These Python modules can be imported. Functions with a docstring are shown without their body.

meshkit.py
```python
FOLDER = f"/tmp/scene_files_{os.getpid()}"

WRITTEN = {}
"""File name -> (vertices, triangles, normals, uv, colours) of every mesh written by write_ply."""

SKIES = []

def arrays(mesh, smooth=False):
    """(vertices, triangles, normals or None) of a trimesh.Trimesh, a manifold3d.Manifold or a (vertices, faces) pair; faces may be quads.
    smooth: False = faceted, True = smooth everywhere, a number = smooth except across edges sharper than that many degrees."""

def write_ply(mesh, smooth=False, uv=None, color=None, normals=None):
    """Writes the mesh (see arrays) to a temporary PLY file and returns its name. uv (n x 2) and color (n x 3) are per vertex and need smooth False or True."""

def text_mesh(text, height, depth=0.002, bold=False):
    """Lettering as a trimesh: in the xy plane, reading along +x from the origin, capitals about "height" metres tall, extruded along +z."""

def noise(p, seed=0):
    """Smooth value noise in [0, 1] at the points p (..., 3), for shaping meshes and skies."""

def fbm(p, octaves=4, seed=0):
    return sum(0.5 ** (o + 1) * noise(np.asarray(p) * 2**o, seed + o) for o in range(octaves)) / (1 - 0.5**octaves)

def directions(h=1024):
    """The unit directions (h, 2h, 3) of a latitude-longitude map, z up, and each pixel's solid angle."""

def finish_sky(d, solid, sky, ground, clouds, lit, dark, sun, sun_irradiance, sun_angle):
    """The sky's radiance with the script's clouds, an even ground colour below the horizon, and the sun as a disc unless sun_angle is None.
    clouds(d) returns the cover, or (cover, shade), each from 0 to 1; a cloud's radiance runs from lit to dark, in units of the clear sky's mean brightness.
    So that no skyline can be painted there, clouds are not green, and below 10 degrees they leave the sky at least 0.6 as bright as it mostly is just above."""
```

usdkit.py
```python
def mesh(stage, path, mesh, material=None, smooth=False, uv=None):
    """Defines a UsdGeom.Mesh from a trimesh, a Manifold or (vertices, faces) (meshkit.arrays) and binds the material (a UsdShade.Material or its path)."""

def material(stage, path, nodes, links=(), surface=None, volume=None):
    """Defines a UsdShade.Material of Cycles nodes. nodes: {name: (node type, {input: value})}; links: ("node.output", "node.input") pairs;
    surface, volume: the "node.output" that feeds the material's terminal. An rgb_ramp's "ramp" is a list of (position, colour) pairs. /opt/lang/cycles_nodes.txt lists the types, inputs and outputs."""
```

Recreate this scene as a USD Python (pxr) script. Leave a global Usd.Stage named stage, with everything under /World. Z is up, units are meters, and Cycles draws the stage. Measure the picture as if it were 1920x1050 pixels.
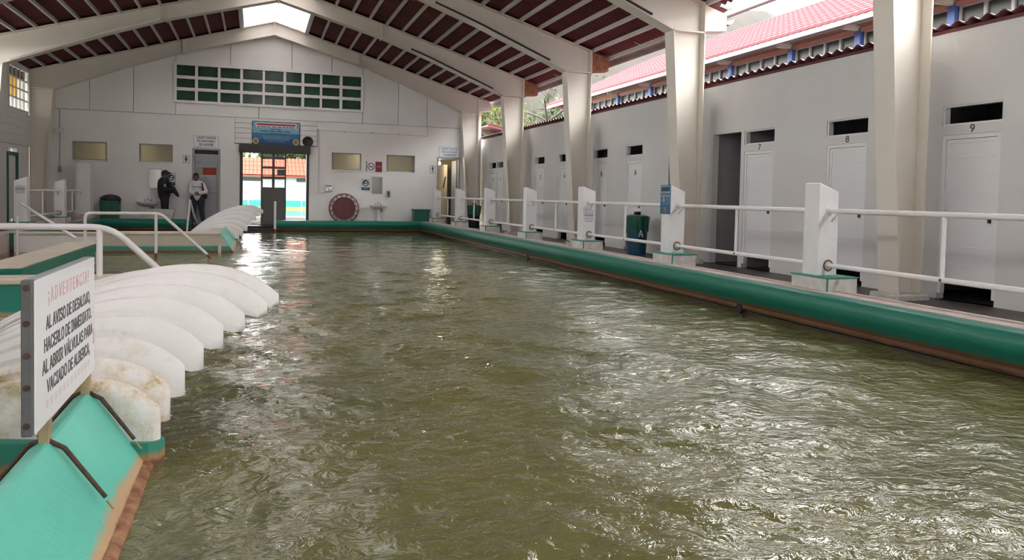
import math, random
import numpy as np, trimesh, manifold3d as m3, usdkit, meshkit
from pxr import Usd, UsdGeom, UsdLux, Gf
from shapely.geometry import Polygon, box as sbox
from shapely.ops import unary_union

stage = Usd.Stage.CreateInMemory()
UsdGeom.SetStageUpAxis(stage, 'Z'); UsdGeom.SetStageMetersPerUnit(stage, 1.0)
UsdGeom.Xform.Define(stage, '/World'); UsdGeom.Scope.Define(stage, '/World/Looks')
rng = np.random.default_rng(7); random.seed(7)

# ------------------------------------------------------------------ camera, sky, exposure
cam = UsdGeom.Camera.Define(stage, '/World/camera')
RC = np.array([[0.94943, 0.00792, 0.31387], [-0.31329, -0.04202, 0.94873], [0.0207, -0.99909, -0.03742]])
_u, _s, _v = np.linalg.svd(RC); RC = _u @ _v
FPX = 1405.0
mat = Gf.Matrix4d(1.0)
for i, r in enumerate((RC[:, 0], -RC[:, 1], -RC[:, 2])):
    mat.SetRow(i, Gf.Vec4d(*map(float, r), 0.0))
mat.SetRow(3, Gf.Vec4d(0, 0, 1.55, 1))
cam.AddTransformOp().Set(mat)
cam.CreateHorizontalApertureAttr(36.0); cam.CreateVerticalApertureAttr(36.0 * 1050 / 1920)
cam.CreateFocalLengthAttr(FPX / 1920 * 36)
cam.CreateHorizontalApertureOffsetAttr(15 / 1920 * 36); cam.CreateVerticalApertureOffsetAttr(-104 / 1920 * 36)
cam.CreateClippingRangeAttr(Gf.Vec2f(0.05, 2000))
cam.CreateFStopAttr(0.0)
cam.CreateExposureAttr(0.52)
sky = UsdLux.DomeLight.Define(stage, '/World/overcast_sky')
sky.CreateIntensityAttr(2.6); sky.CreateColorAttr(Gf.Vec3f(1.0, 0.985, 0.97))

# ------------------------------------------------------------------ materials
M = {}
def mk(name, nodes, links, surface='p.BSDF'):
    M[name] = usdkit.material(stage, '/World/Looks/' + name, nodes, links, surface=surface)
    return M[name]
def paint(name, col, rough=.5, var=.1, scale=2.5, bump=0.0, bscale=60, col2=None, thr=(.35, .75), metal=0.0, spec=.5):
    c = np.array(col, float); d = np.array(col2, float) if col2 is not None else c * (1 - var)
    n = {'g': ('geometry', {}), 'n': ('noise_texture', {'scale': scale, 'detail': 6.0, 'roughness': .6}),
         'r': ('rgb_ramp', {'ramp': [(thr[0], tuple(c)), (thr[1], tuple(d))]}),
         'p': ('principled_bsdf', {'roughness': rough, 'metallic': metal, 'specular_ior_level': spec})}
    l = [('g.position', 'n.vector'), ('n.fac', 'r.fac'), ('r.color', 'p.base_color')]
    if bump:
        n['b'] = ('noise_texture', {'scale': bscale, 'detail': 4.0}); n['bp'] = ('bump', {'strength': bump, 'distance': .01})
        l += [('g.position', 'b.vector'), ('b.fac', 'bp.height'), ('bp.normal', 'p.normal')]
    return mk(name, n, l)
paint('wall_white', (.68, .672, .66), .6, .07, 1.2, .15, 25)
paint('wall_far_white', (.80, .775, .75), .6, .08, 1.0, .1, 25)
paint('panel_white', (.77, .745, .715), .55, .06, .8)
paint('frame_cream', (.74, .69, .61), .45, .07, 1.5)
paint('purlin_paint', (.62, .59, .56), .5, .1, 3)
paint('door_white', (.78, .78, .79), .4, .03, 2)
paint('rail_white', (.80, .78, .77), .35, .08, 9)
paint('post_white', (.80, .795, .80), .55, .05, 4, .2, 40)
paint('plinth_white', (.66, .64, .60), .7, .3, 9, .4, 50)
paint('mineral_crust', (.46, .25, .13), .85, .4, 14, .8, 45, col2=(.20, .08, .04), thr=(.3, .62))
paint('rust', (.30, .10, .045), .85, .5, 12, .5, 60, col2=(.10, .035, .02))
paint('rusty_steel', (.36, .16, .075), .8, .5, 9, .4, 60, col2=(.16, .06, .035))
paint('roof_maroon', (.135, .027, .033), .55, .4, 1.7)
paint('dark_metal', (.035, .033, .033), .45, .3, 4)
paint('grey_door', (.10, .095, .095), .45, .12, 4)
paint('frame_grey', (.13, .13, .13), .5, .3, 6)
paint('gutter_metal', (.17, .15, .14), .6, .4, 2.5, col2=(.09, .07, .06))
paint('zinc_grey', (.33, .34, .36), .45, .12, 4)
paint('black', (.012, .012, .013), .5, .2, 8)
paint('deck_dark', (.10, .09, .082), .45, .5, 3.0, .3, 30, col2=(.045, .04, .037))
paint('deck_edge', (.60, .50, .46), .7, .3, 5, .3, 50, col2=(.40, .33, .30))
paint('beige_top', (.66, .57, .46), .6, .2, 4, .2, 40)
paint('divider_cream', (.62, .57, .44), .65, .25, 5, .3, 40, col2=(.48, .42, .28))
paint('teal_outdoor', (.04, .27, .19), .9, .1, 3, spec=.05)
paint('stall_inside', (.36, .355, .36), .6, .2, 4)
paint('room_wall', (.62, .55, .42), .6, .1, 2)
paint('black_pants', (.012, .013, .017), .8, .3, 20)
paint('navy', (.014, .017, .030), .75, .3, 12)
paint('jeans', (.018, .026, .046), .8, .3, 14)
paint('hoodie', (.66, .66, .70), .8, .12, 10)
paint('skin', (.17, .085, .055), .5, .15, 15)
paint('hair', (.010, .008, .007), .6, .2, 30)
paint('shoe', (.02, .02, .02), .6, .2, 20)
paint('porcelain', (.72, .71, .69), .18, .06, 5)
paint('bin_teal', (.012, .075, .13), .4, .15, 6)
paint('bin_green', (.02, .14, .10), .45, .2, 6)
paint('bag_green', (.015, .12, .075), .3, .25, 9, .6, 18)
paint('bag_black', (.012, .012, .013), .35, .25, 9, .6, 18)
paint('red_iron', (.16, .030, .034), .5, .3, 8)
paint('sign_white', (.76, .76, .77), .35, .05, 3)
paint('letter_black', (.065, .065, .07), .6, .5, 25, col2=(.13, .13, .135))
paint('letter_red', (.66, .32, .35), .6, .4, 18, col2=(.74, .52, .54))
paint('letter_faded', (.72, .62, .64), .6, .1, 12)
paint('letter_navy', (.035, .055, .09), .6, .3, 20)
paint('letter_blue', (.12, .22, .42), .6, .3, 20)
paint('sign_teal', (.02, .06, .10), .5, .1, 8)
paint('sign_maroon', (.23, .012, .03), .45, .1, 8)
paint('banner_red', (.42, .06, .07), .5, .3, 8)
paint('banner_blue_dark', (.012, .06, .19), .4, .15, 3)
paint('banner_mid', (.03, .17, .33), .4, .2, 3)
paint('banner_light', (.20, .42, .56), .4, .15, 3)
paint('banner_gold', (.55, .27, .06), .5, .4, 16, col2=(.16, .07, .02))
paint('window_white', (.30, .30, .31), .6, .05, 3)
paint('paper', (.78, .78, .83), .8, .03, 8)
paint('sign_post', (.45, .36, .20), .6, .4, 9, .3, 40, col2=(.16, .10, .055))
paint('strap_black', (.03, .02, .018), .7, .5, 20, .5, 60, col2=(.14, .055, .03))
paint('tile_red', (.27, .062, .070), .85, .12, 1.6, spec=.1)
paint('tile_red2', (.30, .075, .083), .85, .12, 1.9, spec=.1)
paint('tile_orange', (.33, .070, .046), .85, .1, 1.2, spec=.1)
paint('salmon', (.42, .21, .14), .6, .12, 3)
paint('blue_post', (.05, .10, .28), .5, .15, 3)
paint('fascia_pink', (.30, .21, .22), .5, .1, 2)
paint('soil_ground', (.12, .115, .10), .9, .3, .4)
paint('hill_brown', (.040, .034, .030), .95, .4, .25, col2=(.020, .022, .014))
paint('bark', (.085, .072, .062), .9, .35, 8)
paint('yellow_coping', (.22, .21, .10), .95, .15, 2, spec=.04)
paint('court_white', (.31, .33, .35), .7, .03, 2)
paint('steps_dark', (.060, .057, .055), .95, .3, 3, .3, 30, spec=.04)
paint('mirror_frame', (.62, .62, .62), .4, .1, 4)
paint('chrome', (.6, .6, .6), .2, .05, 4, metal=1.0)

def banded(name, top, mid, low, z1, z2, wob=.05, rough=.4, var=.15, fleck=None):
    """paint on concrete with a mineral band just above the waterline (the band is a stain on the wall itself)"""
    t = np.array(top)
    n = {'g': ('geometry', {}), 's': ('separate_xyz', {}), 'n': ('noise_texture', {'scale': 4.0, 'detail': 8.0, 'roughness': .65}),
         'm1': ('math', {'math_type': 'multiply_add', 'value2': wob * 2, 'value3': -wob}), 'm2': ('math', {'math_type': 'add'}),
         'mr': ('map_range', {'from_min': .279 - .05 * .82, 'from_max': .279 + .95 * .82, 'to_min': 0.0, 'to_max': 1.0}),
         'r': ('rgb_ramp', {'ramp': [(0.0, low), (z1 + .05, low), (z1 + .075, mid), (z2 + .05, mid), (z2 + .09, tuple(t * .93)), (1.0, tuple(t))]}),
         'n2': ('noise_texture', {'scale': 2.2, 'detail': 7.0}), 'r2': ('rgb_ramp', {'ramp': [(.3, (1, 1, 1)), (.75, (1 - var, 1 - var, 1 - var))]}),
         'mx': ('mix', {'mix_type': 'multiply', 'fac': 1.0}),
         'b': ('noise_texture', {'scale': 35.0, 'detail': 5.0}), 'bp': ('bump', {'strength': .25, 'distance': .01}),
         'p': ('principled_bsdf', {'roughness': rough})}
    l = [('g.position', 's.vector'), ('g.position', 'n.vector'), ('g.position', 'n2.vector'), ('g.position', 'b.vector'),
         ('n.fac', 'm1.value1'), ('s.z', 'm2.value1'), ('m1.value', 'm2.value2'), ('m2.value', 'mr.value'), ('mr.result', 'r.fac'),
         ('n2.fac', 'r2.fac'), ('r.color', 'mx.color1'), ('r2.color', 'mx.color2'), ('mx.color', 'p.base_color'),
         ('b.fac', 'bp.height'), ('bp.normal', 'p.normal')]
    return mk(name, n, l)
banded('curb_green', (.010, .195, .135), (.15, .072, .035), (.045, .024, .016), .045, .125, .035)
banded('divider_turq', (.13, .62, .48), (.55, .36, .20), (.22, .09, .04), .005, .055, .05)
banded('wall_green', (.02, .25, .18), (.40, .30, .19), (.16, .07, .035), .01, .05, .04)
banded('far_divider', (.58, .53, .42), (.06, .27, .19), (.24, .06, .03), .02, .13, .012, .6)
banded('shell_base', (.03, .27, .19), (.40, .22, .10), (.16, .07, .035), .01, .045, .05)
# shell: white lime paint, yellow-brown mineral bloom
mk('shell_white', {'g': ('geometry', {}), 'n': ('noise_texture', {'scale': 3.0, 'detail': 9.0, 'roughness': .7}),
    'r': ('rgb_ramp', {'ramp': [(.30, (.75, .74, .73)), (.60, (.70, .69, .66)), (.72, (.60, .54, .44))]}),
    'b': ('noise_texture', {'scale': 40.0, 'detail': 6.0}), 'bp': ('bump', {'strength': .3, 'distance': .012}),
    'p': ('principled_bsdf', {'roughness': .55})},
   [('g.position', 'n.vector'), ('g.position', 'b.vector'), ('n.fac', 'r.fac'), ('r.color', 'p.base_color'), ('b.fac', 'bp.height'), ('bp.normal', 'p.normal')])
mk('shell_stained', {'g': ('geometry', {}), 'n': ('noise_texture', {'scale': 7.0, 'detail': 9.0, 'roughness': .75}),
    'r': ('rgb_ramp', {'ramp': [(.42, (.73, .715, .69)), (.55, (.64, .57, .45)), (.64, (.42, .29, .14)), (.76, (.25, .13, .05))]}),
    'b': ('noise_texture', {'scale': 40.0, 'detail': 6.0}), 'bp': ('bump', {'strength': .35, 'distance': .012}),
    'p': ('principled_bsdf', {'roughness': .6})},
   [('g.position', 'n.vector'), ('g.position', 'b.vector'), ('n.fac', 'r.fac'), ('r.color', 'p.base_color'), ('b.fac', 'bp.height'), ('bp.normal', 'p.normal')])
# murky green thermal water
mk('water', {'g': ('geometry', {}), 'mp': ('mapping', {'scale': (1.0, 1.35, 1.0)}),
    'n1': ('noise_texture', {'scale': 8.5, 'detail': 4.0, 'roughness': .55, 'distortion': .6}),
    'b1': ('bump', {'distance': .03}), 'sp': ('separate_xyz', {}), 'mr': ('map_range', {'from_min': 3.0, 'from_max': 17.0, 'to_min': .78, 'to_max': .18, 'clamp': True}),
    'n2': ('noise_texture', {'scale': .6, 'detail': 3.0}),
    'r': ('rgb_ramp', {'ramp': [(.3, (.146, .136, .046)), (.7, (.110, .118, .050))]}),
    'p': ('principled_bsdf', {'roughness': .025, 'ior': 1.55, 'specular_ior_level': .5})},
   [('g.position', 'sp.vector'), ('sp.y', 'mr.value'), ('mr.result', 'b1.strength'), ('g.position', 'mp.vector'), ('mp.vector', 'n1.vector'), ('n1.fac', 'b1.height'), ('b1.normal', 'p.normal'),
    ('g.position', 'n2.vector'), ('n2.fac', 'r.fac'), ('r.color', 'p.base_color')])
mk('court_water', {'p': ('principled_bsdf', {'base_color': (.035, .23, .17), 'roughness': .9, 'specular_ior_level': .05})}, [])
def pane(name, col, gloss=.08, body=None, trans=None):
    """window glass: what is seen through it tinted, with a sheen"""
    mk(name, {'t': ('transparent_bsdf', {'color': col}), 'q': ('glossy_bsdf', {'roughness': gloss, 'color': (.9, .9, .9)}),
              'f': ('fresnel', {'IOR': 1.5}), 'm': ('mix_closure', {})},
       [('f.fac', 'm.fac'), ('t.BSDF', 'm.closure1'), ('q.BSDF', 'm.closure2')], 'm.closure')
pane('clear_glass', (.90, .92, .91))
def frosted(name, col, k=.75):
    mk(name, {'d': ('diffuse_bsdf', {'color': tuple(np.array(col) * .8)}), 't': ('translucent_bsdf', {'color': col}), 'm': ('mix_closure', {'fac': k})},
       [('d.BSDF', 'm.closure1'), ('t.BSDF', 'm.closure2')], 'm.closure')
frosted('frosted_glass', (.60, .58, .50), .7)
frosted('skylight_sheet', (.50, .485, .49), .88)
frosted('lit_tint_glass', (.50, .38, .16), .8)  # yellow light from behind the panes is put into the glass colour
frosted('grey_glass', (.60, .59, .56), .75)
mk('green_glass', {'g': ('geometry', {}), 'n': ('noise_texture', {'scale': 2.0, 'detail': 3.0}), 'r': ('rgb_ramp', {'ramp': [(.35, (.022, .050, .036)), (.7, (.030, .085, .055))]}),
    'p': ('principled_bsdf', {'roughness': .12})}, [('g.position', 'n.vector'), ('n.fac', 'r.fac'), ('r.color', 'p.base_color')])
mk('dark_window', {'p': ('principled_bsdf', {'base_color': (.03, .040, .030), 'roughness': .25, 'specular_ior_level': .25})}, [])
mk('mirror', {'p': ('principled_bsdf', {'base_color': (.37, .37, .355), 'metallic': 1.0, 'roughness': .05})}, [])
mk('lamp_glow', {'e': ('emission', {'color': (1.0, .88, .66), 'strength': 150.0})}, [], 'e.emission')
def leafmat(name, c1, c2):
    mk(name, {'o': ('object_info', {}), 'g': ('geometry', {}), 'n': ('noise_texture', {'scale': 1.6, 'detail': 3.0}),
        'r': ('rgb_ramp', {'ramp': [(.3, c1), (.7, c2)]}), 'd': ('principled_bsdf', {'roughness': .5}), 't': ('translucent_bsdf', {}), 'm': ('mix_closure', {'fac': .35})},
       [('g.position', 'n.vector'), ('n.fac', 'r.fac'), ('r.color', 'd.base_color'), ('r.color', 't.color'), ('d.BSDF', 'm.closure1'), ('t.BSDF', 'm.closure2')], 'm.closure')
leafmat('leaf_yellow', (.055, .085, .016), (.13, .15, .028))
leafmat('leaf_green', (.024, .055, .014), (.06, .09, .022))

# ------------------------------------------------------------------ geometry helpers
cat = trimesh.util.concatenate
def tm(v, f): return trimesh.Trimesh(np.asarray(v, float), np.asarray(f, int), process=False)
def bx(x0, x1, y0, y1, z0, z1, c=0.0):
    x0, x1 = sorted((x0, x1)); y0, y1 = sorted((y0, y1)); z0, z1 = sorted((z0, z1))
    if not c:
        m = trimesh.creation.box((x1 - x0, y1 - y0, z1 - z0)); m.apply_translation(((x0 + x1) / 2, (y0 + y1) / 2, (z0 + z1) / 2)); return m
    c = min(c, (x1 - x0) / 2.2, (y1 - y0) / 2.2, (z1 - z0) / 2.2); p = []
    for a, sa in ((x0, 1), (x1, -1)):
        for b, sb in ((y0, 1), (y1, -1)):
            for d, sd in ((z0, 1), (z1, -1)):
                p += [(a, b + sb * c, d + sd * c), (a + sa * c, b, d + sd * c), (a + sa * c, b + sb * c, d)]
    return trimesh.convex.convex_hull(np.array(p))
def hull(pts): return trimesh.convex.convex_hull(np.array(pts, float))
def _ext(poly, h):
    geoms = getattr(poly, 'geoms', [poly])
    return cat([trimesh.creation.extrude_polygon(g, h, engine='earcut') for g in geoms if g.area > 1e-7])
def _poly(p): return p if hasattr(p, 'area') else Polygon(p)
def pry(p, y0, y1):      # polygon in (x, z), from y0 to y1
    m = _ext(_poly(p), y1 - y0); v = m.vertices; return tm(np.c_[v[:, 0], y0 + v[:, 2], v[:, 1]], m.faces[:, ::-1])
def prx(p, x0, x1):      # polygon in (y, z)
    m = _ext(_poly(p), x1 - x0); v = m.vertices; return tm(np.c_[x0 + v[:, 2], v[:, 0], v[:, 1]], m.faces)
def prz(p, z0, z1):
    m = _ext(_poly(p), z1 - z0); m.apply_translation((0, 0, z0)); return m
def rect(a0, b0, a1, b1): return sbox(min(a0, a1), min(b0, b1), max(a0, a1), max(b0, b1))
def tube(pts, r, n=10, round_=0):
    p = np.asarray(pts, float)
    if round_:
        q = [p[0]]
        for a, b, c in zip(p[:-2], p[1:-1], p[2:]):
            d1, d2 = a - b, c - b; l = min(round_, np.linalg.norm(d1) / 2.2, np.linalg.norm(d2) / 2.2)
            s, e = b + d1 / np.linalg.norm(d1) * l, b + d2 / np.linalg.norm(d2) * l
            q += [(1 - t) ** 2 * s + 2 * t * (1 - t) * b + t * t * e for t in np.linspace(0, 1, 6)]
        p = np.array(q + [p[-1]])
    t = np.gradient(p, axis=0); t /= np.linalg.norm(t, axis=1, keepdims=True)
    ref = np.array([0, 0, 1.0]) if abs(t[:, 2]).max() < .95 else np.array([.31, .95, .05])
    a = np.cross(t, ref); a /= np.linalg.norm(a, axis=1, keepdims=True); b = np.cross(t, a)
    rr = np.broadcast_to(np.asarray(r, float), (len(p),))
    an = np.arange(n) * 2 * np.pi / n
    v = (p[:, None] + rr[:, None, None] * (np.cos(an)[None, :, None] * a[:, None] + np.sin(an)[None, :, None] * b[:, None])).reshape(-1, 3)
    f = []
    for i in range(len(p) - 1):
        for j in range(n):
            k = (j + 1) % n; A, B, C_, D = i * n + j, i * n + k, (i + 1) * n + k, (i + 1) * n + j
            f += [(A, B, C_), (A, C_, D)]
    for j in range(1, n - 1):
        f.append((0, j + 1, j)); e = (len(p) - 1) * n; f.append((e, e + j, e + j + 1))
    m = tm(v, f); 
    if m.volume < 0: m.invert()
    return m
def disc(c, n, r, h, k=24):
    n = np.asarray(n, float); n /= np.linalg.norm(n); return tube([np.asarray(c) - n * h / 2, np.asarray(c) + n * h / 2], r, k)
def lathe(prof, c=(0, 0, 0), n=28):
    m = trimesh.creation.revolve(np.array(prof, float), sections=n)
    if m.volume < 0: m.invert()
    m.apply_translation(c); return m
def text(s, h, face, o, sx=1.0, depth=.004, bold=False, center=False):
    m = meshkit.text_mesh(s, h, depth, bold); v = np.array(m.vertices); v[:, 0] *= sx
    if center: v[:, 0] -= (v[:, 0].min() + v[:, 0].max()) / 2
    x, y, z = v.T; o = np.asarray(o, float)
    if face == '-y': w = np.c_[x, -z, y]
    elif face == '-x': w = np.c_[-z, -x, y]
    else: w = np.c_[z, x, y]
    return tm(w + o, m.faces)

_names = {}
UNIT = [1.0, 0.0]              # drawings of the pool and of the far wall are kept in their own unit and datum: metres = value * UNIT[0] (+ UNIT[1] for heights)
def units(k=1.0, datum=0.0): UNIT[:] = [k, datum]
def metres(v): return np.asarray(v, float) * UNIT[0] + np.array([0, 0, UNIT[1]])
def numbered(path):
    k = _names.get(path, 0); _names[path] = k + 1
    return path if k == 0 else f'{path}_{k:03d}'
def setd(prim, **kw):
    for k, v in kw.items():
        if v: prim.SetCustomDataByKey(k, v)
class T:
    pass
def thing(name, label, category, loc=(0, 0, 0), group=None, kind=None):
    t = T(); t.path = numbered('/World/' + name); t.loc = loc = metres(loc)
    x = UsdGeom.Xform.Define(stage, t.path); x.AddTranslateOp().Set(Gf.Vec3d(*map(float, loc)))
    setd(x.GetPrim(), label=label, category=category, group=group, kind=kind); t.prim = x.GetPrim()
    return t
def part(t, name, mesh, mat, smooth=False, label=None, kind=None):
    p = T(); p.path = numbered(t.path + '/' + name); p.loc = t.loc
    v, f, n = meshkit.arrays(mesh, smooth)
    m = usdkit.mesh(stage, p.path, (metres(v) - t.loc, f), M[mat])
    if n is not None:
        from pxr import Vt
        m.CreateNormalsAttr(Vt.Vec3fArray.FromNumpy(n.astype(np.float32))); m.SetNormalsInterpolation('vertex')
    setd(m.GetPrim(), label=label, kind=kind)
    return p
def single(name, mesh, mat, label, category, group=None, kind=None, smooth=False):
    path = numbered('/World/' + name)
    v, f, n = meshkit.arrays(mesh, smooth)
    m = usdkit.mesh(stage, path, (metres(v), f), M[mat])
    if n is not None:
        from pxr import Vt
        m.CreateNormalsAttr(Vt.Vec3fArray.FromNumpy(n.astype(np.float32))); m.SetNormalsInterpolation('vertex')
    setd(m.GetPrim(), label=label, category=category, group=group, kind=kind)
def copy(t, loc, label, category, group=None, kind=None):
    c = T(); c.path = numbered('/World/' + t.path.split('/')[-1]); c.loc = np.array(loc, float)
    x = UsdGeom.Xform.Define(stage, c.path); x.AddTranslateOp().Set(Gf.Vec3d(*map(float, loc)))
    x.GetPrim().GetReferences().AddInternalReference(t.path); x.GetPrim().SetInstanceable(True)
    setd(x.GetPrim(), label=label, category=category, group=group, kind=kind)
    return c

# ------------------------------------------------------------------ dimensions (metres, z = 0 is the water, y runs down the hall)
DZ = .43                       # walkway level
WATER = .279; PU = (.82, WATER) # pool drawings: unit .82 m, datum the water surface
FU = (.835, .2558)             # far wall drawings
DF = (DZ - FU[1]) / FU[0]      # walkway level in far wall units
RX = .52                       # ridge line
YF = [7.0 + 4.72 * k for k in range(5)]
FW = 31.2                      # far wall
XS = 7.8                       # wall of the changing stalls
XL = -6.45                     # left wall
def zr(x): return 7.07 - .295 * abs(x - RX)      # top of rafters

# ------------------------------------------------------------------ ground, water, curbs, floor
hall = rect(-7.0, -14, 9.6, 28.8).union(rect(-7.0, 28, 7.7, 34.2))
ground = Polygon([(-60, -40), (90, -40), (90, 130), (-60, 130)]).difference(hall)
single('ground', prz(ground, -.2, .3), 'soil_ground', 'bare grey ground outside around the pool hall', 'ground', kind='structure')

units(*PU)
def make_water():
    xs = np.arange(-8.2, 6.75, .05); ys = np.arange(-6.0, 31.0, .05)
    X, Y = np.meshgrid(xs, ys, indexing='ij'); Z = np.zeros_like(X)
    r = np.random.default_rng(11)
    P = np.stack([X * .35, Y * .35, np.zeros_like(X)], -1)
    wx = (meshkit.fbm(P, 3, 3) - .5) * 3.0; wy = (meshkit.fbm(P + 7, 3, 9) - .5) * 3.0
    for k in range(44):
        lam = .30 * (1.9 / .30) ** (r.random() ** 1.3); th = r.normal(1.2, .85)
        a = .0041 * lam * (.6 + .8 * r.random())
        Z += a * np.sin(2 * np.pi / lam * ((X + wx * .5) * np.cos(th) + (Y + wy * .5) * np.sin(th)) + r.random() * 6.28)
    act = .45 + 1.1 * meshkit.fbm(np.stack([X * .22, Y * .22, np.zeros_like(X)], -1), 2, 5)     # patches of stronger chop
    calm = np.clip((Y - 5) / 14, 0, 1)
    Z *= act * (1.0 - .70 * calm)
    i = np.arange(len(xs) - 1)[:, None] * len(ys) + np.arange(len(ys) - 1)[None]
    a, b, c, d = i, i + len(ys), i + len(ys) + 1, i + 1
    f = np.stack([np.stack([a, b, c], -1), np.stack([a, c, d], -1)], -2).reshape(-1, 3)
    return np.stack([X, Y, Z], -1).reshape(-1, 3), f
single('pool_water', make_water(), 'water', 'murky olive green rippling water filling the long pool', 'water', kind='structure', smooth=True)

curb = [(0, -.6), (0, .02), (-.045, .045), (-.05, .075), (-.015, .10), (-.055, .17), (-.115, .25), (-.13, .32), (-.12, .38), (-.085, .425), (-.04, .445), (.10, .45), (.10, -.6)]
def curb_y(x, s, y0, y1): return pry([(x + s * a, b) for a, b in curb], y0, y1)
def curb_x(y, x0, x1): return prx([(y + a, b) for a, b in curb], x0, x1)
t = thing('pool_curb', 'long green rounded curb with brown waterline stain along the stall side of the pool', 'pool curb', (6.5, 8, 0), kind='structure')
part(t, 'curb_body', curb_y(6.5, 1, -8, 30.4), 'curb_green', 40)
for y, w in ((8.9, .05), (17.6, .05)):
    part(t, 'drain_hole', disc((6.447, y, .045), (1, 0, 0), .065, .03, 16), 'black', 40, label='dark drain hole low in the curb')
t = thing('pool_curb', 'green curb at the far end of the pool below the red iron disc and washbasin', 'pool curb', (3.5, 30.4, 0), kind='structure')
part(t, 'curb_body', curb_x(30.35, .66, 6.55), 'curb_green', 40)
t = thing('pool_curb', 'green curb at the far end of the pool in front of the two men', 'pool curb', (-3.8, 30.4, 0), kind='structure')
part(t, 'curb_body', curb_x(30.35, -5.5, -2.32), 'curb_green', 40)
t = thing('pool_curb', 'green curb along the opposite deck behind the two white posts', 'pool curb', (-5.4, 25, 0), kind='structure')
part(t, 'curb_body', curb_y(-5.4, -1, 20.3, 30.4), 'curb_green', 40)

fl = thing('floor', 'dark wet concrete walkway with pale ledge strips around the pool', 'floor', (0, 0, 0), kind='structure')
for k, (a, b) in enumerate(((6.59, 6.71), (6.722, 6.84), (6.852, 6.97))):
    part(fl, 'ledge_strip', bx(a, b, -8, 30.4, -.1, .45 + (.005 if k != 1 else .0), .006), 'deck_edge')
part(fl, 'step', bx(-2.32, .66, 30.4, 30.47, -.5, .22, .01), 'steps_dark')
part(fl, 'step', bx(-2.32, .66, 29.95, 30.4, -.5, .12, .01), 'steps_dark')
part(fl, 'step', bx(-2.32, .66, 29.5, 29.95, -.5, .03, .01), 'steps_dark')
part(fl, 'ledge_strip', bx(-5.9, -5.5, -8, 30.4, -.1, .45, .006), 'deck_edge')
units()
part(fl, 'walkway', bx(5.7, 9.45, -8, 26.05, .1, DZ), 'deck_dark')
part(fl, 'walkway', bx(-7.0, 5.7, 24.98, 26.05, .1, DZ), 'deck_dark')
part(fl, 'walkway', bx(-7.0, -4.83, -8, 24.98, .1, DZ), 'deck_dark')
part(fl, 'walkway', bx(-7.0, 7.7, 26.05, 34.2, .1, DZ), 'steps_dark')

# ------------------------------------------------------------------ far wall
units(*FU)
RW = RX / FU[0]
def zw(x): return (zr(x * FU[0]) + .12 - FU[1]) / FU[0]      # roof line in far wall units
w = thing('wall_far', 'off white gable end wall of panels over a painted block wall', 'wall', (0, FW, 0), kind='structure')
LEDGE = 4.42
openings = [rect(-6.45, 2.58, -5.30, 3.26), rect(-4.22, 2.58, -3.05, 3.26), rect(2.89, 2.50, 4.09, 3.19), rect(5.12, 2.48, 6.32, 3.18),
            rect(-.63, 0, 2.0, 3.40), rect(-2.30, 0, -1.38, 3.12), rect(7.33, 0, 8.22, 3.10)]
lower = rect(-8.2, -.1, 9.2, LEDGE - .012).difference(unary_union(openings))
siding = rect(-.83, 3.40, 2.30, LEDGE)
part(w, 'lower_wall', pry(lower.difference(siding.buffer(.001)), FW, FW + .2), 'wall_far_white')
for k in range(5):
    z0 = 3.42 + k * .2
    part(w, 'siding_board', bx(-.82, 2.29, FW - .01 + .004 * (k % 2), FW + .1, z0 + .006, z0 + .194, .004), 'panel_white')
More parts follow.
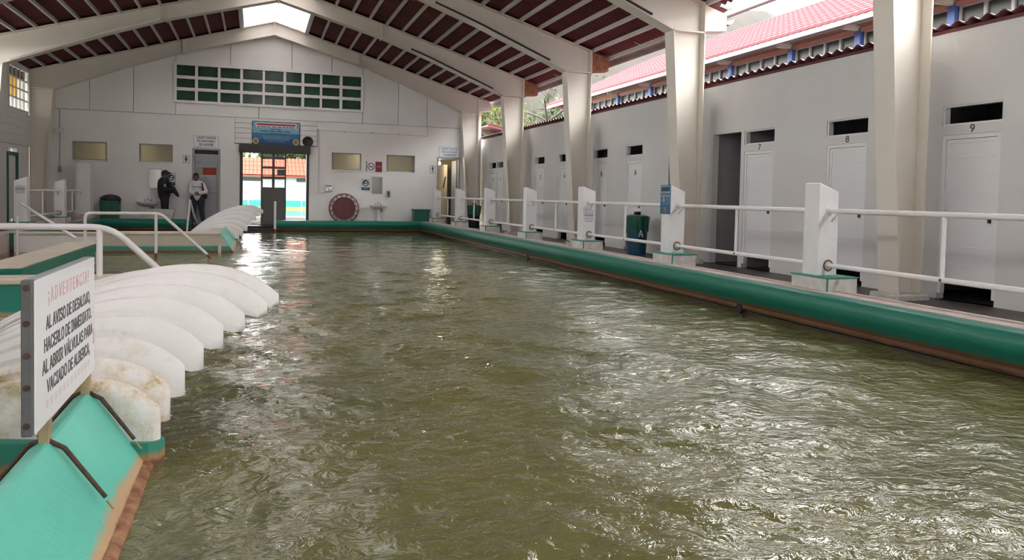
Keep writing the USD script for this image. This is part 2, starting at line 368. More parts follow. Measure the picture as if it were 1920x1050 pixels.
part(w, 'backing', pry(Polygon([(-8.0, LEDGE - 1.1), (9.15, LEDGE - 1.1), (9.15, zw(9.15)), (RW, zw(RW)), (-8.0, zw(-8.0))])
     .difference(unary_union([rect(-3.0, 4.89, 4.11, 6.38)] + openings)), FW + .12, FW + .2), 'dark_metal')
top = zw
win = rect(-3.02, 4.87, 4.13, 6.41)
def panel(x0, x1, z0=LEDGE, z1=None):
    xs = sorted({x0, x1} | {x for x in (RW,) if x0 < x < x1})
    pts = [(x0, z0), (x1, z0)] + [(x, (z1 if z1 else top(x))) for x in xs[::-1]]
    p = Polygon(pts).difference(win.buffer(.002)).buffer(-.009, join_style=2)
    part(w, 'wall_panel', pry(p, FW - .012 + .005 * rng.random(), FW + .12), 'panel_white')
for a, b in ((-8.2, -5.87), (-5.87, -4.41), (-4.41, -2.95)): panel(a, b)
for a, b in ((-2.95, .06), (.06, 4.1)): panel(a, b, LEDGE, 4.87)
for a, b in ((-2.95, -1.0), (-1.0, 1.3), (1.3, 2.85), (2.85, 4.1)): panel(a, b, 6.41)
for a, b in ((4.1, 5.58), (5.58, 6.8), (6.8, 9.2)): panel(a, b)
part(w, 'ledge_strip', bx(-8.2, 9.2, FW - .03, FW, LEDGE - .035, LEDGE - .006), 'panel_white')

# window_1: nine by three green panes
wn = thing('window_1', 'long gable window of twenty seven dark green panes in white bars', 'window', (RX, FW, 4.87), kind='structure')
part(wn, 'window_frame', pry(rect(-3.02, 4.87, 4.13, 6.41).difference(rect(-2.92, 4.97, 4.03, 6.30)), FW - .07, FW + .1), 'panel_white')
cols = [(-2.87, -2.27), (-2.17, -1.46), (-1.36, -.64), (-.54, .19), (.28, .98), (1.08, 1.67), (1.78, 2.39), (2.48, 3.17), (3.28, 3.99)]
rows = [(5.01, 5.34), (5.46, 5.79), (5.91, 6.25)]
ed = [-2.92] + [(a[1] + b[0]) / 2 for a, b in zip(cols[:-1], cols[1:])] + [4.03]
for a, b in zip(cols[:-1], cols[1:]):
    part(wn, 'bar', bx(a[1], b[0], FW - .045, FW + .05, 4.97, 6.30), 'panel_white')
for a, b in zip(rows[:-1], rows[1:]):
    part(wn, 'bar', bx(-2.92, 4.03, FW - .035, FW + .04, a[1], b[0]), 'panel_white')
for a in cols:
    for b in rows:
        part(wn, 'pane', bx(a[0] - .06, a[1] + .06, FW + .05, FW + .06, b[0] - .05, b[1] + .05), 'green_glass')
wins = [(-6.45, -5.30, 2.58, 3.26, 'frosted window under the gable, above the green bin with the black bag'), (-4.22, -3.05, 2.58, 3.26, 'frosted yellowish window above the man in the dark jacket'),
        (2.89, 4.09, 2.50, 3.19, 'frosted yellow-lit window above the red iron disc'), (5.12, 6.32, 2.48, 3.18, 'frosted grey window between the no smoking sign and the restroom door')]
for k, (a, b, c, d, lab) in enumerate(wins):
    t = thing(f'window_{k + 2}', lab, 'window', ((a + b) / 2, FW, c), kind='structure')
    part(t, 'window_frame', pry(rect(a, c, b, d).difference(rect(a + .035, c + .035, b - .035, d - .035)), FW + .08, FW + .17), 'zinc_grey')
    part(t, 'pane', bx(a + .03, b - .03, FW + .12, FW + .128, c + .03, d - .03), 'frosted_glass')
    part(t, 'window_sill', bx(a - .03, b + .03, FW - .03, FW + .1, c - .05, c - .003), 'wall_far_white')
# washrooms behind the wall
rm = thing('wall_washrooms', 'inner walls of the washrooms behind the gable wall', 'wall', (0, 33, 0), kind='structure')
for a, b in ((-8.3, -8.2), (-.85, -.70), (2.08, 2.22), (9.1, 9.2)):
    part(rm, 'side_wall', bx(a, b, FW + .2, 34.4, DF, 3.7), 'room_wall')
for a, b in ((-8.3, -.7), (2.08, 9.2)):
    part(rm, 'back_wall', bx(a, b, 34.4, 34.5, DF, 3.7), 'room_wall')
    part(rm, 'roof_slab', bx(a, b, FW + .2, 34.5, 3.7, 3.8), 'room_wall')
part(rm, 'roof_slab', bx(-.7, 2.08, FW + .2, 33.2, 3.5, 3.62), 'grey_door')
part(rm, 'partition', bx(7.85, 8.0, 32.3, 34.4, DF, 2.9), 'room_wall')
part(rm, 'partition', bx(8.0, 8.6, 32.9, 32.95, .6, 2.7), 'zinc_grey')
for x, y, z, s, lab in ((-4.75, 32.2, 3.0, 1.0, "women's"), (4.35, 31.95, 3.0, 1.0, "men's"), (7.50, 31.75, 2.92, .55, "doorway")):
    t = thing('wall_lamp' if s < 1 else 'ceiling_lamp', 'bright round lamp glowing inside the open restroom doorway' if s < 1 else f'round lamp shining behind the frosted panes of the {lab} washroom', 'lamp', (x, y, z))
    part(t, 'globe', trimesh.creation.icosphere(2, .075 * (1 if s == 1 else .85)).apply_translation((x, y, z)), 'lamp_glow', True)
    part(t, 'lamp_holder', lathe([(0, z + .06), (.05, z + .06), (.05, z + .14), (0, z + .14)], (x, y, 0), 14), 'porcelain', 40)

# ------------------------------------------------------------------ doors of the far wall
d = thing('door_1', 'dark grey half glazed entrance door leaf under a roller shutter box', 'door', (.6, FW, DF), kind='structure')
part(d, 'shutter_box', bx(-.66, 2.03, FW - .22, FW + .1, 3.06, 3.40, .02), 'dark_metal')
part(d, 'door_jamb', bx(-.63, -.52, FW - .02, FW + .2, DF, 3.06), 'dark_metal')
part(d, 'door_jamb', bx(1.90, 2.0, FW - .02, FW + .2, DF, 3.06), 'dark_metal')
lx0, lx1 = .16, 1.12
part(d, 'lower_panel', bx(lx0, lx1, FW + .05, FW + .10, DF + .02, 1.70), 'grey_door')
part(d, 'kick_plate', bx(lx0 + .06, lx1 - .06, FW + .035, FW + .05, DF + .12, 1.62, .008), 'grey_door')
part(d, 'threshold', bx(lx0 - .1, lx1 + .95, FW - .05, FW + .15, DF, DF + .035), 'black')
zrows = [1.72, 2.05, 2.15, 2.46, 2.55, 2.84, 2.92, 3.04]
bars = rect(lx0, 1.70, lx1, 3.06)
for a, b in zip(zrows[0::2], zrows[1::2]):
    for u, v in ((lx0 + .07, lx0 + .42), (lx0 + .52, lx1 - .06)):
        bars = bars.difference(rect(u, a, v, b))
        part(d, 'pane', bx(u, v, FW + .07, FW + .076, a, b), 'clear_glass')
part(d, 'glazing_frame', pry(bars, FW + .05, FW + .10), 'grey_door')
part(d, 'lock_plate', bx(lx0 + .62, lx1 - .06, FW + .03, FW + .05, 2.20, 2.44), 'grey_door')
d = thing('door_2', "grey metal door of the women's restroom with a small glazed hatch", 'door', (-1.85, FW, DF), kind='structure')
part(d, 'door_frame', pry(rect(-2.36, DF, -1.34, 3.17).difference(rect(-2.27, DF, -1.42, 3.10)), FW - .02, FW + .18), 'zinc_grey')
part(d, 'transom', bx(-2.27, -1.42, FW + .06, FW + .10, 2.90, 2.95), 'zinc_grey')
part(d, 'transom_opening', bx(-2.27, -1.42, FW + .12, FW + .14, 2.95, 3.10), 'black')
part(d, 'door_leaf', pry(rect(-2.26, DF + .02, -1.43, 2.89).difference(rect(-2.20, 2.14, -1.49, 2.44)), FW + .06, FW + .10), 'zinc_grey')
part(d, 'panel', bx(-2.20, -1.49, FW + .045, FW + .06, 1.45, 2.06, .006), 'zinc_grey')
part(d, 'panel', bx(-2.20, -1.49, FW + .045, FW + .06, .6, 1.40, .006), 'zinc_grey')
part(d, 'pane', bx(-2.20, -1.49, FW + .075, FW + .082, 2.14, 2.44), 'clear_glass')
part(d, 'sign_plate', bx(-1.98, -1.49, FW + .068, FW + .073, 2.15, 2.43), 'tile_orange', label='salmon pink card behind the hatch glass')
part(d, 'door_handle', bx(-2.22, -2.10, FW + .02, FW + .05, 1.42, 1.46), 'chrome')
d = thing('door_3', "open doorway of the men's restroom with grey frame and door swung inward", 'door', (7.78, FW, DF), kind='structure')
part(d, 'door_frame', pry(rect(7.27, DF, 8.28, 3.16).difference(rect(7.34, DF, 8.21, 3.09)), FW - .02, FW + .18), 'zinc_grey')
part(d, 'door_leaf', bx(8.16, 8.2, FW + .18, FW + 1.0, DF + .02, 3.05), 'zinc_grey')
part(d, 'door_closer', tube([(7.62, FW + .25, 1.85), (7.72, FW + .3, 2.35)], .025, 8), 'dark_metal')

units()
# ------------------------------------------------------------------ stall wall on the far side of the walkway
ST = [(9, 6.17, 6.92), (8, 8.09, 8.84), (7, 10.01, 10.76), (6, 14.30, 15.03), (5, 15.98, 16.74), (4, 18.28, 18.97), (3, 20.03, 20.78), (0, 21.9, 22.6), (2, 23.80, 24.52), (1, 24.60, 25.33)]
ways = [(10.86, 11.68), (12.42, 13.2)]
w = thing('wall_right', 'long white wall of changing stalls under a maroon corrugated eave', 'wall', (XS, 14, 0), kind='structure')
cut = []
for n_, a, b in ST:
    cut += [rect(a, DZ, b, 2.385), rect(a - .01, 2.50, b + .01, 2.735)]
for a, b in ways: cut.append(rect(a, DZ, b, 2.73))
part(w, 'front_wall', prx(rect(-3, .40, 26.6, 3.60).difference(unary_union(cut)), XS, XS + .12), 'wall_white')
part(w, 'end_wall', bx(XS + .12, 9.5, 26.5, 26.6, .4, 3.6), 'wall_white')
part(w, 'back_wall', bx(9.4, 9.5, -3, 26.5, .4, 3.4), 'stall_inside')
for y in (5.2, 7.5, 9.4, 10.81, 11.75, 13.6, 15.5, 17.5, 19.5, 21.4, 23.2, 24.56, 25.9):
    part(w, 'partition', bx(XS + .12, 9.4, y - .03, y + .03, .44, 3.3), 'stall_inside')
yy = np.arange(-3.2, 26.8, .028); zz = .024 * np.sin(yy * 2 * np.pi / .19)
def corrug(x0, z0, x1, z1):
    a = np.c_[np.full_like(yy, x0), yy, z0 + zz]; b = np.c_[np.full_like(yy, x1), yy, z1 + zz]; n = len(yy)
    up = np.array([0, 0, .014]); v = np.vstack([a, b, a + up, b + up]); i = np.arange(n - 1)
    q = lambda A, B, C_, D: np.vstack([np.c_[A, B, C_], np.c_[A, C_, D]])
    f = np.vstack([q(i, i + 1, i + n + 1, i + n), q(i + 2 * n, i + 3 * n, i + 3 * n + 1, i + 2 * n + 1), q(i, i + 2 * n, i + 2 * n + 1, i + 1), q(i + n, i + n + 1, i + 3 * n + 1, i + 3 * n)])
    return tm(v, f)
part(w, 'roof_sheet', corrug(XS - .10, 3.668, 9.7, 3.40), 'roof_maroon', 60)
part(w, 'roof_batten', bx(XS - .015, XS + .1, -3, 26.6, 3.60, 3.64), 'roof_maroon')
part(w, 'shower_arm', tube([(8.6, 11.72, 1.55), (8.6, 11.40, 1.50), (8.6, 11.38, 1.15)], .02, 8, .05), 'zinc_grey', 40, label='grey pipe inside the open doorway')
dk = 3
for n_, a, b in ST:
    dk += 1
    dig = str(n_) if n_ else ''
    lab = {9: 'white stall door marked 9 with the widest dark vent, behind the railing with a rusty weld', 8: 'white stall door marked 8 behind the largest railing post', 7: 'white stall door marked 7 right beside the open dark doorway', 6: 'white stall door marked 6 behind the green lidded bin',
           5: 'white stall door marked 5 beyond the post with the printed notice', 4: 'white stall door marked 4 half covered by a tapered column', 3: 'white stall door marked 3 standing clear between two columns', 0: 'white stall door almost wholly hidden behind a hall column',
           2: 'narrow white stall door of the closest set pair, on the side of the hall column', 1: 'narrow white stall door of the closest set pair, at the dark end of the stall wall'}[n_]
    d = thing(f'door_{dk}', lab, 'door', (XS, (a + b) / 2, DZ), group='stall doors', kind='structure')
    fr = rect(a, .5, b, 2.384).difference(rect(a + .045, .5, b - .045, 2.335))
    part(d, 'door_frame', prx(fr, XS + .012, XS + .075), 'door_white')
    lf = part(d, 'door_leaf', bx(XS + .035, XS + .06, a + .047, b - .047, .63, 2.332), 'door_white')
    part(lf, 'leaf_edging', prx(rect(a + .05, .64, b - .05, 2.328).difference(rect(a + .085, .68, b - .085, 2.285)), XS + .025, XS + .036), 'door_white')
    for k in range(7):
        z = .85 + k * .21
        part(lf, 'louver_rib', bx(XS + .029, XS + .036, a + .10, b - .10, z, z + .012), 'door_white')
    part(lf, 'latch', bx(XS + .005, XS + .03, a + .10, a + .125, 1.36, 1.41), 'dark_metal')
    part(d, 'vent_frame', prx(rect(a - .01, 2.50, b + .01, 2.735).difference(rect(a + .012, 2.52, b - .012, 2.715)), XS + .02, XS + .10), 'door_white')
    if n_ >= 7:
        part(d, 'number', text(dig, .085, '-x', (XS - .001, (a + b) / 2 + .02, 2.405), depth=.003, bold=True), 'letter_black', label=f'black painted number {n_}')
    elif n_:
        part(d, 'number', text(dig, .11, '-x', (XS + .03, (a + b) / 2 + .02, 2.08), depth=.003, bold=True), 'letter_black', label=f'black painted number {n_}')

single('wall_back', pry(Polygon([(-7.0, .1), (9.4, .1), (9.4, 3.7), (7.5, 3.7), (7.5, zr(7.5)), (RX, zr(RX)), (-6.5, zr(-6.5)), (-7.0, zr(-7.0))]), -7.4, -7.2), 'stall_inside', 'unseen plain grey gable wall behind the camera side of the pool', 'wall', kind='structure')  # unseen end wall, added closed and dark to cut light from behind
# ------------------------------------------------------------------ opposite wall with its clerestory window and green framed door
w = thing('wall_left', 'off white wall with boards below a high window', 'wall', (XL, 15, 0), kind='structure')
wo = [rect(23.66, DZ, 24.52, 2.63), rect(23.76, 3.72, 25.62, 4.94), rect(-7.1, 4.2, 11, 4.95), rect(11.5, 3.7, 20.9, 4.95)]  # the long high openings are unseen, cut and sized to light the hall
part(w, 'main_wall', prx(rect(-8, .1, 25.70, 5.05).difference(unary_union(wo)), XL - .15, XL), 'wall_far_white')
for k in range(4):
    z0 = 2.80 + .22 * k
    part(w, 'siding_board', bx(XL - .05, XL + .012, 21.3, 25.8, z0 + .006, z0 + .212, .004), 'panel_white')
part(w, 'ledge_strip', bx(XL, XL + .05, 21.3, 25.85, 2.735, 2.775), 'panel_white')
part(w, 'return_wall', bx(-7.2, -6.42, 26.06, 26.2, .1, 5.0), 'dark_metal')  # dark panel stands in for the shade in the gap by the column
part(w, 'storeroom', bx(-7.6, XL - .4, 23.2, 25.2, DZ, 3.0), 'stall_inside')
t = thing('window_6', 'high window of small grey panes and panes tinted as if lit yellow beside the corner column', 'window', (XL, 24.7, 3.72), kind='structure')
part(t, 'window_frame', prx(rect(23.76, 3.72, 25.62, 4.94).difference(rect(23.80, 3.76, 25.58, 4.90)), XL - .08, XL + .03), 'panel_white')
ye = np.linspace(23.80, 25.58, 6); ze = np.linspace(3.76, 4.90, 5)
for y in ye[1:-1]: part(t, 'bar', bx(XL - .05, XL + .015, y - .025, y + .025, 3.76, 4.90), 'panel_white')
for z in ze[1:-1]: part(t, 'bar', bx(XL - .045, XL + .01, 23.80, 25.58, z - .022, z + .022), 'panel_white')
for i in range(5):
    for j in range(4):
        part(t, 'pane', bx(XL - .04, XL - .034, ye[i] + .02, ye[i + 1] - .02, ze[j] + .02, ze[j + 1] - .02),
             'dark_window' if j == 3 and i < 4 else ('lit_tint_glass' if j in (1, 2) and i < 2 else 'grey_glass'))
d = thing('door_14', 'narrow white door in a green frame on the boarded wall', 'door', (XL, 24.1, DZ), kind='structure')
part(d, 'door_frame', prx(rect(23.60, DZ, 24.58, 2.50).difference(rect(23.70, DZ, 24.48, 2.42)), XL - .1, XL + .03), 'bin_green')
part(d, 'door_leaf', bx(XL - .06, XL - .02, 23.71, 24.47, .66, 2.41), 'door_white')
part(d, 'vent_frame', prx(rect(23.66, 2.50, 24.52, 2.66).difference(rect(23.70, 2.52, 24.48, 2.64)), XL - .08, XL + .02), 'panel_white')

# ------------------------------------------------------------------ portal frames
tail_mat = ['frame_cream', 'frame_cream', 'rusty_steel', 'rusty_steel', 'frame_cream']
ordn = ['beside stall door 9', 'beside the open stall doorway', 'between stall doors 6 and 5', 'beyond stall doors 4 and 3', 'standing closest to the gable wall']
def section(pts_in, pts_out, y, fl=.15, tk=.022):
    """I section swept in the frame's plane: web between the inner and outer line, a flange along each"""
    web = pry(Polygon(list(pts_in) + list(pts_out)[::-1]), y - .01, y + .01)
    def flange(line, sgn):
        l = np.array(line, float); dv = np.gradient(l, axis=0); nn = np.c_[-dv[:, 1], dv[:, 0]]; nn /= np.linalg.norm(nn, axis=1, keepdims=True)
        return pry(Polygon(list(map(tuple, l)) + list(map(tuple, (l + sgn * nn * tk)))[::-1]).buffer(0), y - fl, y + fl)
    return web, flange
for k, y in enumerate(YF):
    t = thing('portal_frame', f'cream steel portal frame with tapered columns, {ordn[k]}', 'steel frame', (RX, y, DZ), group='portal frames of the hall')
    for s in (1, -1):
        X = lambda dx: RX + s * dx
        ci = [(X(6.66), DZ), (X(6.36), 4.52)]; co = [(X(6.96), DZ), (X(6.96), 5.02)]
        web, fl_ = section([ci[0], ci[1]], [co[0], (X(6.96), 4.52)], y)
        part(t, 'column_web', web, 'frame_cream')
        part(t, 'column_flange', fl_(ci, s), 'frame_cream')
        part(t, 'column_flange', fl_(co, -s), 'frame_cream')
        part(t, 'base_block', bx(X(6.55), X(7.05), y - .22, y + .22, DZ - .02, DZ + .07, .02), 'plinth_white', label='crumbling concrete footing')
        part(t, 'knee_plate', bx(X(6.34), X(6.98), y - .15, y + .15, 4.50, 4.525), 'frame_cream')
        bl = [(X(0), 6.67), (X(2.75), 5.91), (X(4.13), 5.42), (X(5.42), 4.90), (X(6.36), 4.52)]
        tl = [(X(0), 7.07), (X(6.96), 5.017)]
        web, fl_ = section(bl, [tl[0], tl[1], (X(6.96), 4.52)], y)
        part(t, 'rafter_web', web, 'frame_cream')
        part(t, 'rafter_flange', fl_(bl, -1 if s > 0 else 1), 'frame_cream')
        part(t, 'rafter_flange', fl_(tl, 1 if s > 0 else -1), 'frame_cream')
        part(t, 'splice_plate', bx(X(2.73), X(2.76), y - .13, y + .13, 5.84, zr(X(2.75)) + .02), 'frame_cream')
        part(t, 'rafter_tail', hull([(X(6.98), y + a, b) for a in (-.13, .13) for b in (4.54, 5.0)] + [(X(7.42), y + a, b) for a in (-.13, .13) for b in (4.58, 4.87)]), tail_mat[k] if s > 0 else 'frame_cream',
             label='rust-brown rafter end' if s > 0 and 'rust' in tail_mat[k] else None)
    part(t, 'ridge_plate', bx(RX - .012, RX + .012, y - .12, y + .12, 6.60, 7.08), 'frame_cream')

# ------------------------------------------------------------------ roof
roof = thing('ceiling', 'dark maroon corrugated roof on pale purlins with a ridge skylight', 'roof', (RX, 12, 6), kind='structure')
bays = [(-7.16, -2.44), (-2.44, 2.28), (2.28, 7.0), (7.0, 11.72), (11.72, 16.44), (16.44, 21.16), (21.16, 25.88), (25.88, 26.25)]
def sheet(s, y0, y1, d0=1.0, d1=7.52):
    ys = np.arange(y0, y1 + .02, .03); ys[-1] = y1; zz = .028 * np.sin(ys * 2 * np.pi / .18); n = len(ys); ds = np.linspace(d0, d1, 2)
    rows = [np.c_[np.full(n, RX + s * d_), ys, np.full(n, zr(RX + d_) + .112) + zz] for d_ in ds]
    v = np.vstack(rows + [r + (0, 0, .012) for r in rows]); i = np.arange(n - 1)
    q = lambda A, B, C_, D: np.vstack([np.c_[A, B, C_], np.c_[A, C_, D]])
    f = np.vstack([q(i, i + 1, i + n + 1, i + n), q(i + 2 * n, i + 3 * n, i + 3 * n + 1, i + 2 * n + 1), q(i + n, i + n + 1, i + 3 * n + 1, i + 3 * n)])
    return tm(v, f)
for a, b in bays:
    for s in (1, -1):
        part(roof, 'roof_sheet', sheet(s, a, b, d1=7.52 if a > 11 else 7.3), 'roof_maroon', 60)
for k in range(15):
    dx = 1.04 + .46 * k
    for s in (1, -1):
        x = RX + s * dx; z = zr(x)
        p = [(x - .028, z), (x + .028, z), (x + .028, z + .014), (x - .014, z + .014), (x - .014, z + .066), (x + .028, z + .066), (x + .028, z + .08), (x - .028, z + .08)]
        part(roof, 'purlin', pry(p, -7.1, 26.2), 'purlin_paint')
th = np.linspace(0, math.pi, 13)
for a, b in bays:
    arc = [(RX - 1.0 * math.cos(u), 6.90 + .50 * math.sin(u)) for u in th]; arc2 = [(RX - .985 * math.cos(u), 6.90 + .485 * math.sin(u)) for u in th]
    part(roof, 'skylight_sheet', pry(Polygon(arc + arc2[::-1]), a + .01, b - .01), 'skylight_sheet', 40)
    part(roof, 'skylight_rib', tube([(RX - .98 * math.cos(u), (a + b) / 2, 6.90 + .475 * math.sin(u)) for u in th], .014, 6), 'purlin_paint')
for s in (1, -1):
    part(roof, 'skylight_curb', bx(RX + s * .94, RX + s * 1.02, -7.1, 26.2, zr(RX + 1) - .02, zr(RX + 1) + .2), 'panel_white')
t = thing('gutter', 'weathered grey half round gutter hung along the eave above the stalls', 'gutter', (8.25, 12, 4.75))
ga = np.linspace(math.pi * .98, math.pi * 2.02, 11)
prof = [(8.20 + .13 * math.cos(u), 4.90 + .13 * math.sin(u)) for u in ga] + [(8.20 + .115 * math.cos(u), 4.90 + .115 * math.sin(u)) for u in ga[::-1]]
part(t, 'trough', pry(Polygon(prof), 11.9, 26.4), 'gutter_metal', 40)
prof = [(8.12 + .05 * math.cos(u), 4.93 + .05 * math.sin(u)) for u in ga] + [(8.12 + .042 * math.cos(u), 4.93 + .042 * math.sin(u)) for u in ga[::-1]]
part(t, 'trough', pry(Polygon(prof), -7, 11.9), 'zinc_grey', 40, label='slim pale gutter section')
for y in np.arange(12.5, 26, 2.36):
    part(t, 'bracket', tube([(7.85, y, 4.99), (8.05, y, 4.92), (8.20, y, 4.765), (8.34, y, 4.9)], .012, 6), 'zinc_grey')

# ------------------------------------------------------------------ posts and railings along the decks
units(*PU); LZ = .45      # ledge level in pool units
PY = [8.0 + 3.667 * k for k in range(7)]
where = ['largest white railing post, on a peeling cream plinth before stall door 8', 'white railing post carrying the blue depth sign', 'white railing post with a printed notice, beside the green lidded bin', 'white railing post rising beside stall door 3', 'white railing post covering the lower part of the paired stall doors',
         'white railing post before the last tapered column', 'white railing post in front of the open restroom doorway']
rails = ['white pipe railing passing in front of stall door 9 with a rusty weld', 'white pipe railing before the open dark stall doorway', 'white pipe railing in front of the green lidded bin', 'white pipe railing just beyond the notice post by the bin', 'white pipe railing crossing before the paired stall doors',
         'white pipe railing in front of the dark litter bin with the green rim', 'farthest white pipe railing, by the open restroom doorway']
def post_parts(t, y, s, x, ztop=(1.80, 1.70), collars=True):
    """s = +1: the deck lies towards +x. The plinth fronts the pool edge."""
    X = lambda a: x + s * a
    pn_ = part(t, 'plinth', bx(X(-.25), X(.23), y - .44, y + .22, LZ - .27, .61, .012), 'plinth_white')
    part(pn_, 'plinth_edge', bx(X(-.256), X(.236), y - .447, y + .226, .607, .622), 'wall_green', label='green painted plinth edge')
    part(pn_, 'plinth_edge', bx(X(-.255), X(-.235), y - .447, y - .437, LZ, .61), 'wall_green')
    a, b = X(-.14), X(.16); z0, z1 = ztop
    sh = hull([(a, y + d, .62) for d in (-.14, .14)] + [(b, y + d, .62) for d in (-.14, .14)] + [(a, y + d, z0) for d in (-.135, .135)] + [(b, y + d, z1) for d in (-.135, .135)] + [(X(-.125), y + d, z0 + .008) for d in (-.12, .12)])
    part(t, 'shaft', sh, 'post_white')
    if not collars: return
    part(t, 'rail_collar', disc((X(.02), y - .146, .745), (0, 1, 0), .062, .012), 'plinth_white', 40)
    part(t, 'rust_ring', trimesh.creation.torus(.066, .011, 20, 6).apply_transform(trimesh.transformations.rotation_matrix(math.pi / 2, (1, 0, 0))).apply_translation((X(.02), y - .148, .745)), 'rust', True, label='rusty ring around the foot of the lower rail')
    part(t, 'rail_collar', disc((X(.02), y - .145, 1.45), (0, 1, 0), .06, .02), 'rail_white', 40)
def rail_parts(t, y0, y1, x, mid=True):
    part(t, 'top_rail', tube([(x, y0, 1.45), (x, y1, 1.45)], .032, 12), 'rail_white', 50)
    part(t, 'lower_rail', tube([(x, y0, .745), (x, y1, .745)], .030, 12), 'rail_white', 50)
    part(t, 'strut', tube([(x, y1 - .02, 1.32), (x, y1 - .13, 1.44)], .02, 8), 'rail_white', 50)
    if mid:
        ym = (y0 + y1) / 2
        bl_ = part(t, 'baluster', tube([(x, ym, .745), (x, ym, 1.45)], .024, 10), 'rail_white', 50)
        part(bl_, 'weld', trimesh.creation.icosphere(1, .036).apply_scale((1, 1, .7)).apply_translation((x, ym, .745)), 'rust', True, label='rusty weld at the foot of the baluster')
for k, y in enumerate(PY):
    t = thing('railing_post', where[k], 'post', (7.0, y, LZ), group='railing posts along the walkway')
    post_parts(t, y, 1, 7.0)
    t = thing('guard_rail', rails[k], 'railing', (7.02, y - 1.8, LZ), group='pipe railings along the walkway')
    rail_parts(t, y - 3.525, y - .157, 7.02)
PL = [22.9, 27.0, 31.0]
for k, (y, lab) in enumerate(zip(PL[:2], ['with a printed notice on it, opposite the stalls', 'between the notice post and the tall pillar, opposite the stalls'])):
    t = thing('railing_post', 'white concrete railing post ' + lab, 'post', (-5.9, y, LZ))
    post_parts(t, y, -1, -5.9, collars=k > 0)
    t = thing('guard_rail', 'white pipe railing opposite the stalls between ' + ['the notice post and the next white post' if k == 0 else 'the plain post and the tall pillar'][0], 'railing', (-5.92, y + 2, LZ))
    rail_parts(t, y + .16, PL[k + 1] - (.165 if k == 0 else .9), -5.92)
t = thing('pillar', 'tall white concrete pillar with chamfered top beside the green bin', 'pillar', (-5.9, 30.6, LZ))
part(t, 'plinth', bx(-6.15, -5.62, 30.1, 31.0, LZ, .62, .012), 'plinth_white')
part(t, 'shaft', hull([(a, b, .62) for a in (-6.12, -5.66) for b in (30.15, 30.75)] + [(a, b, 2.35) for a in (-6.12, -5.66) for b in (30.15, 30.75)] + [(a, b, 2.47) for a in (-6.04, -5.75) for b in (30.22, 30.68)]), 'post_white')

# printed notices and the depth sign
def notice(t, X, y, z0, z1, x0, x1, big):
    part(t, 'sheet', bx(x0, x1, y - .004, y, z0, z1), 'paper')
    n = 9
    for i in range(n):
        z = z1 - .02 - (z1 - z0 - .05) * (i + 1) / n; wd = (x1 - x0) * (.40 if i % 3 == 2 else .46) * (.7 if i == 0 else 1)
        part(t, 'print_line', bx((x0 + x1) / 2 - wd, (x0 + x1) / 2 + wd * (1 if i % 2 else .85), y - .0055, y - .004, z, z + (.013 if i in (3, 4) else .008)), 'letter_black')
t = thing('notice_sheet', 'printed paper notice on the post beside the green lidded bin', 'notice', (7.0, PY[2] - .16, 1.0))
notice(t, 0, PY[2] - .142, 1.0, 1.335, 6.88, 7.14, 1)
t = thing('notice_sheet', 'printed paper notice on the post opposite the stalls', 'notice', (-5.9, PL[0] - .16, 1.3))
notice(t, 0, PL[0] - .142, 1.34, 1.60, -6.04, -5.78, 1)
t = thing('depth_sign', 'small blue pool depth sign reading 1.30 wrapped on a railing post', 'sign', (6.86, PY[1], 1.5))
y0, y1, xs_ = PY[1] - .17, PY[1] + .17, 6.853
part(t, 'board', bx(xs_ - .006, xs_, y0, y1, 1.30, 1.81), 'banner_mid')
part(t, 'upper_field', bx(xs_ - .008, xs_ - .006, y0 + .012, y1 - .012, 1.62, 1.80), 'banner_light')
part(t, 'water_band', bx(xs_ - .009, xs_ - .008, y0 + .03, y1 - .03, 1.70, 1.775), 'sign_teal')
part(t, 'number_field', bx(xs_ - .008, xs_ - .006, y0 + .012, y1 - .012, 1.475, 1.618), 'banner_light')
part(t, 'red_lettering', text('PROFUNDIDAD', .034, '-x', (xs_ - .008, PY[1], 1.635), sx=.95, depth=.002, bold=True, center=True), 'banner_red')
part(t, 'number', text('1.30', .105, '-x', (xs_ - .008, PY[1], 1.49), sx=1.0, depth=.002, bold=True, center=True), 'letter_navy', label='dark figures 1.30')
part(t, 'picture', prx(Polygon([(PY[1] - .02, 1.33), (PY[1] + .05, 1.33), (PY[1] + .03, 1.40), (PY[1] - .02, 1.44), (PY[1] - .05, 1.38)]), xs_ - .008, xs_ - .006), 'banner_gold')
part(t, 'picture', prx(Polygon([(PY[1] - .05, 1.36), (PY[1] - .03, 1.43), (PY[1] - .06, 1.42)]), xs_ - .009, xs_ - .008), 'banner_red')

# handrails into the water
t = thing('handrail', 'white pipe handrail sloping down into the water behind the near scalloped canopy', 'handrail', (-2, 10.3, LZ))
part(t, 'top_pipe', tube([(-5.4, 10.3, 1.08), (-1.70, 10.3, 1.07), (-.62, 10.3, .0), (-.52, 10.3, -.1)], .040, 14, .22), 'rail_white', 50)
part(t, 'stanchion', tube([(-1.83, 10.3, .47), (-1.83, 10.3, 1.06)], .036, 12), 'rail_white', 50)
part(t, 'stanchion', tube([(-4.3, 10.3, .47), (-4.3, 10.3, 1.07)], .036, 12), 'rail_white', 50)
t = thing('handrail', 'white pipe handrail sloping into the water before the cream pool divider', 'handrail', (-2, 18.35, 0))
part(t, 'top_pipe', tube([(-3.54, 18.35, .44), (-3.54, 18.35, 1.0), (-2.03, 18.35, 1.01), (-.97, 18.35, .0), (-.90, 18.35, -.08)], .034, 12, .13), 'rail_white', 50)
part(t, 'stanchion', tube([(-2.13, 18.35, -.1), (-2.13, 18.35, 1.0)], .032, 12), 'rail_white', 50)
part(t, 'rust_foot', tube([(-2.13, 18.35, -.1), (-2.13, 18.35, .12)], .036, 12), 'rust', 50)
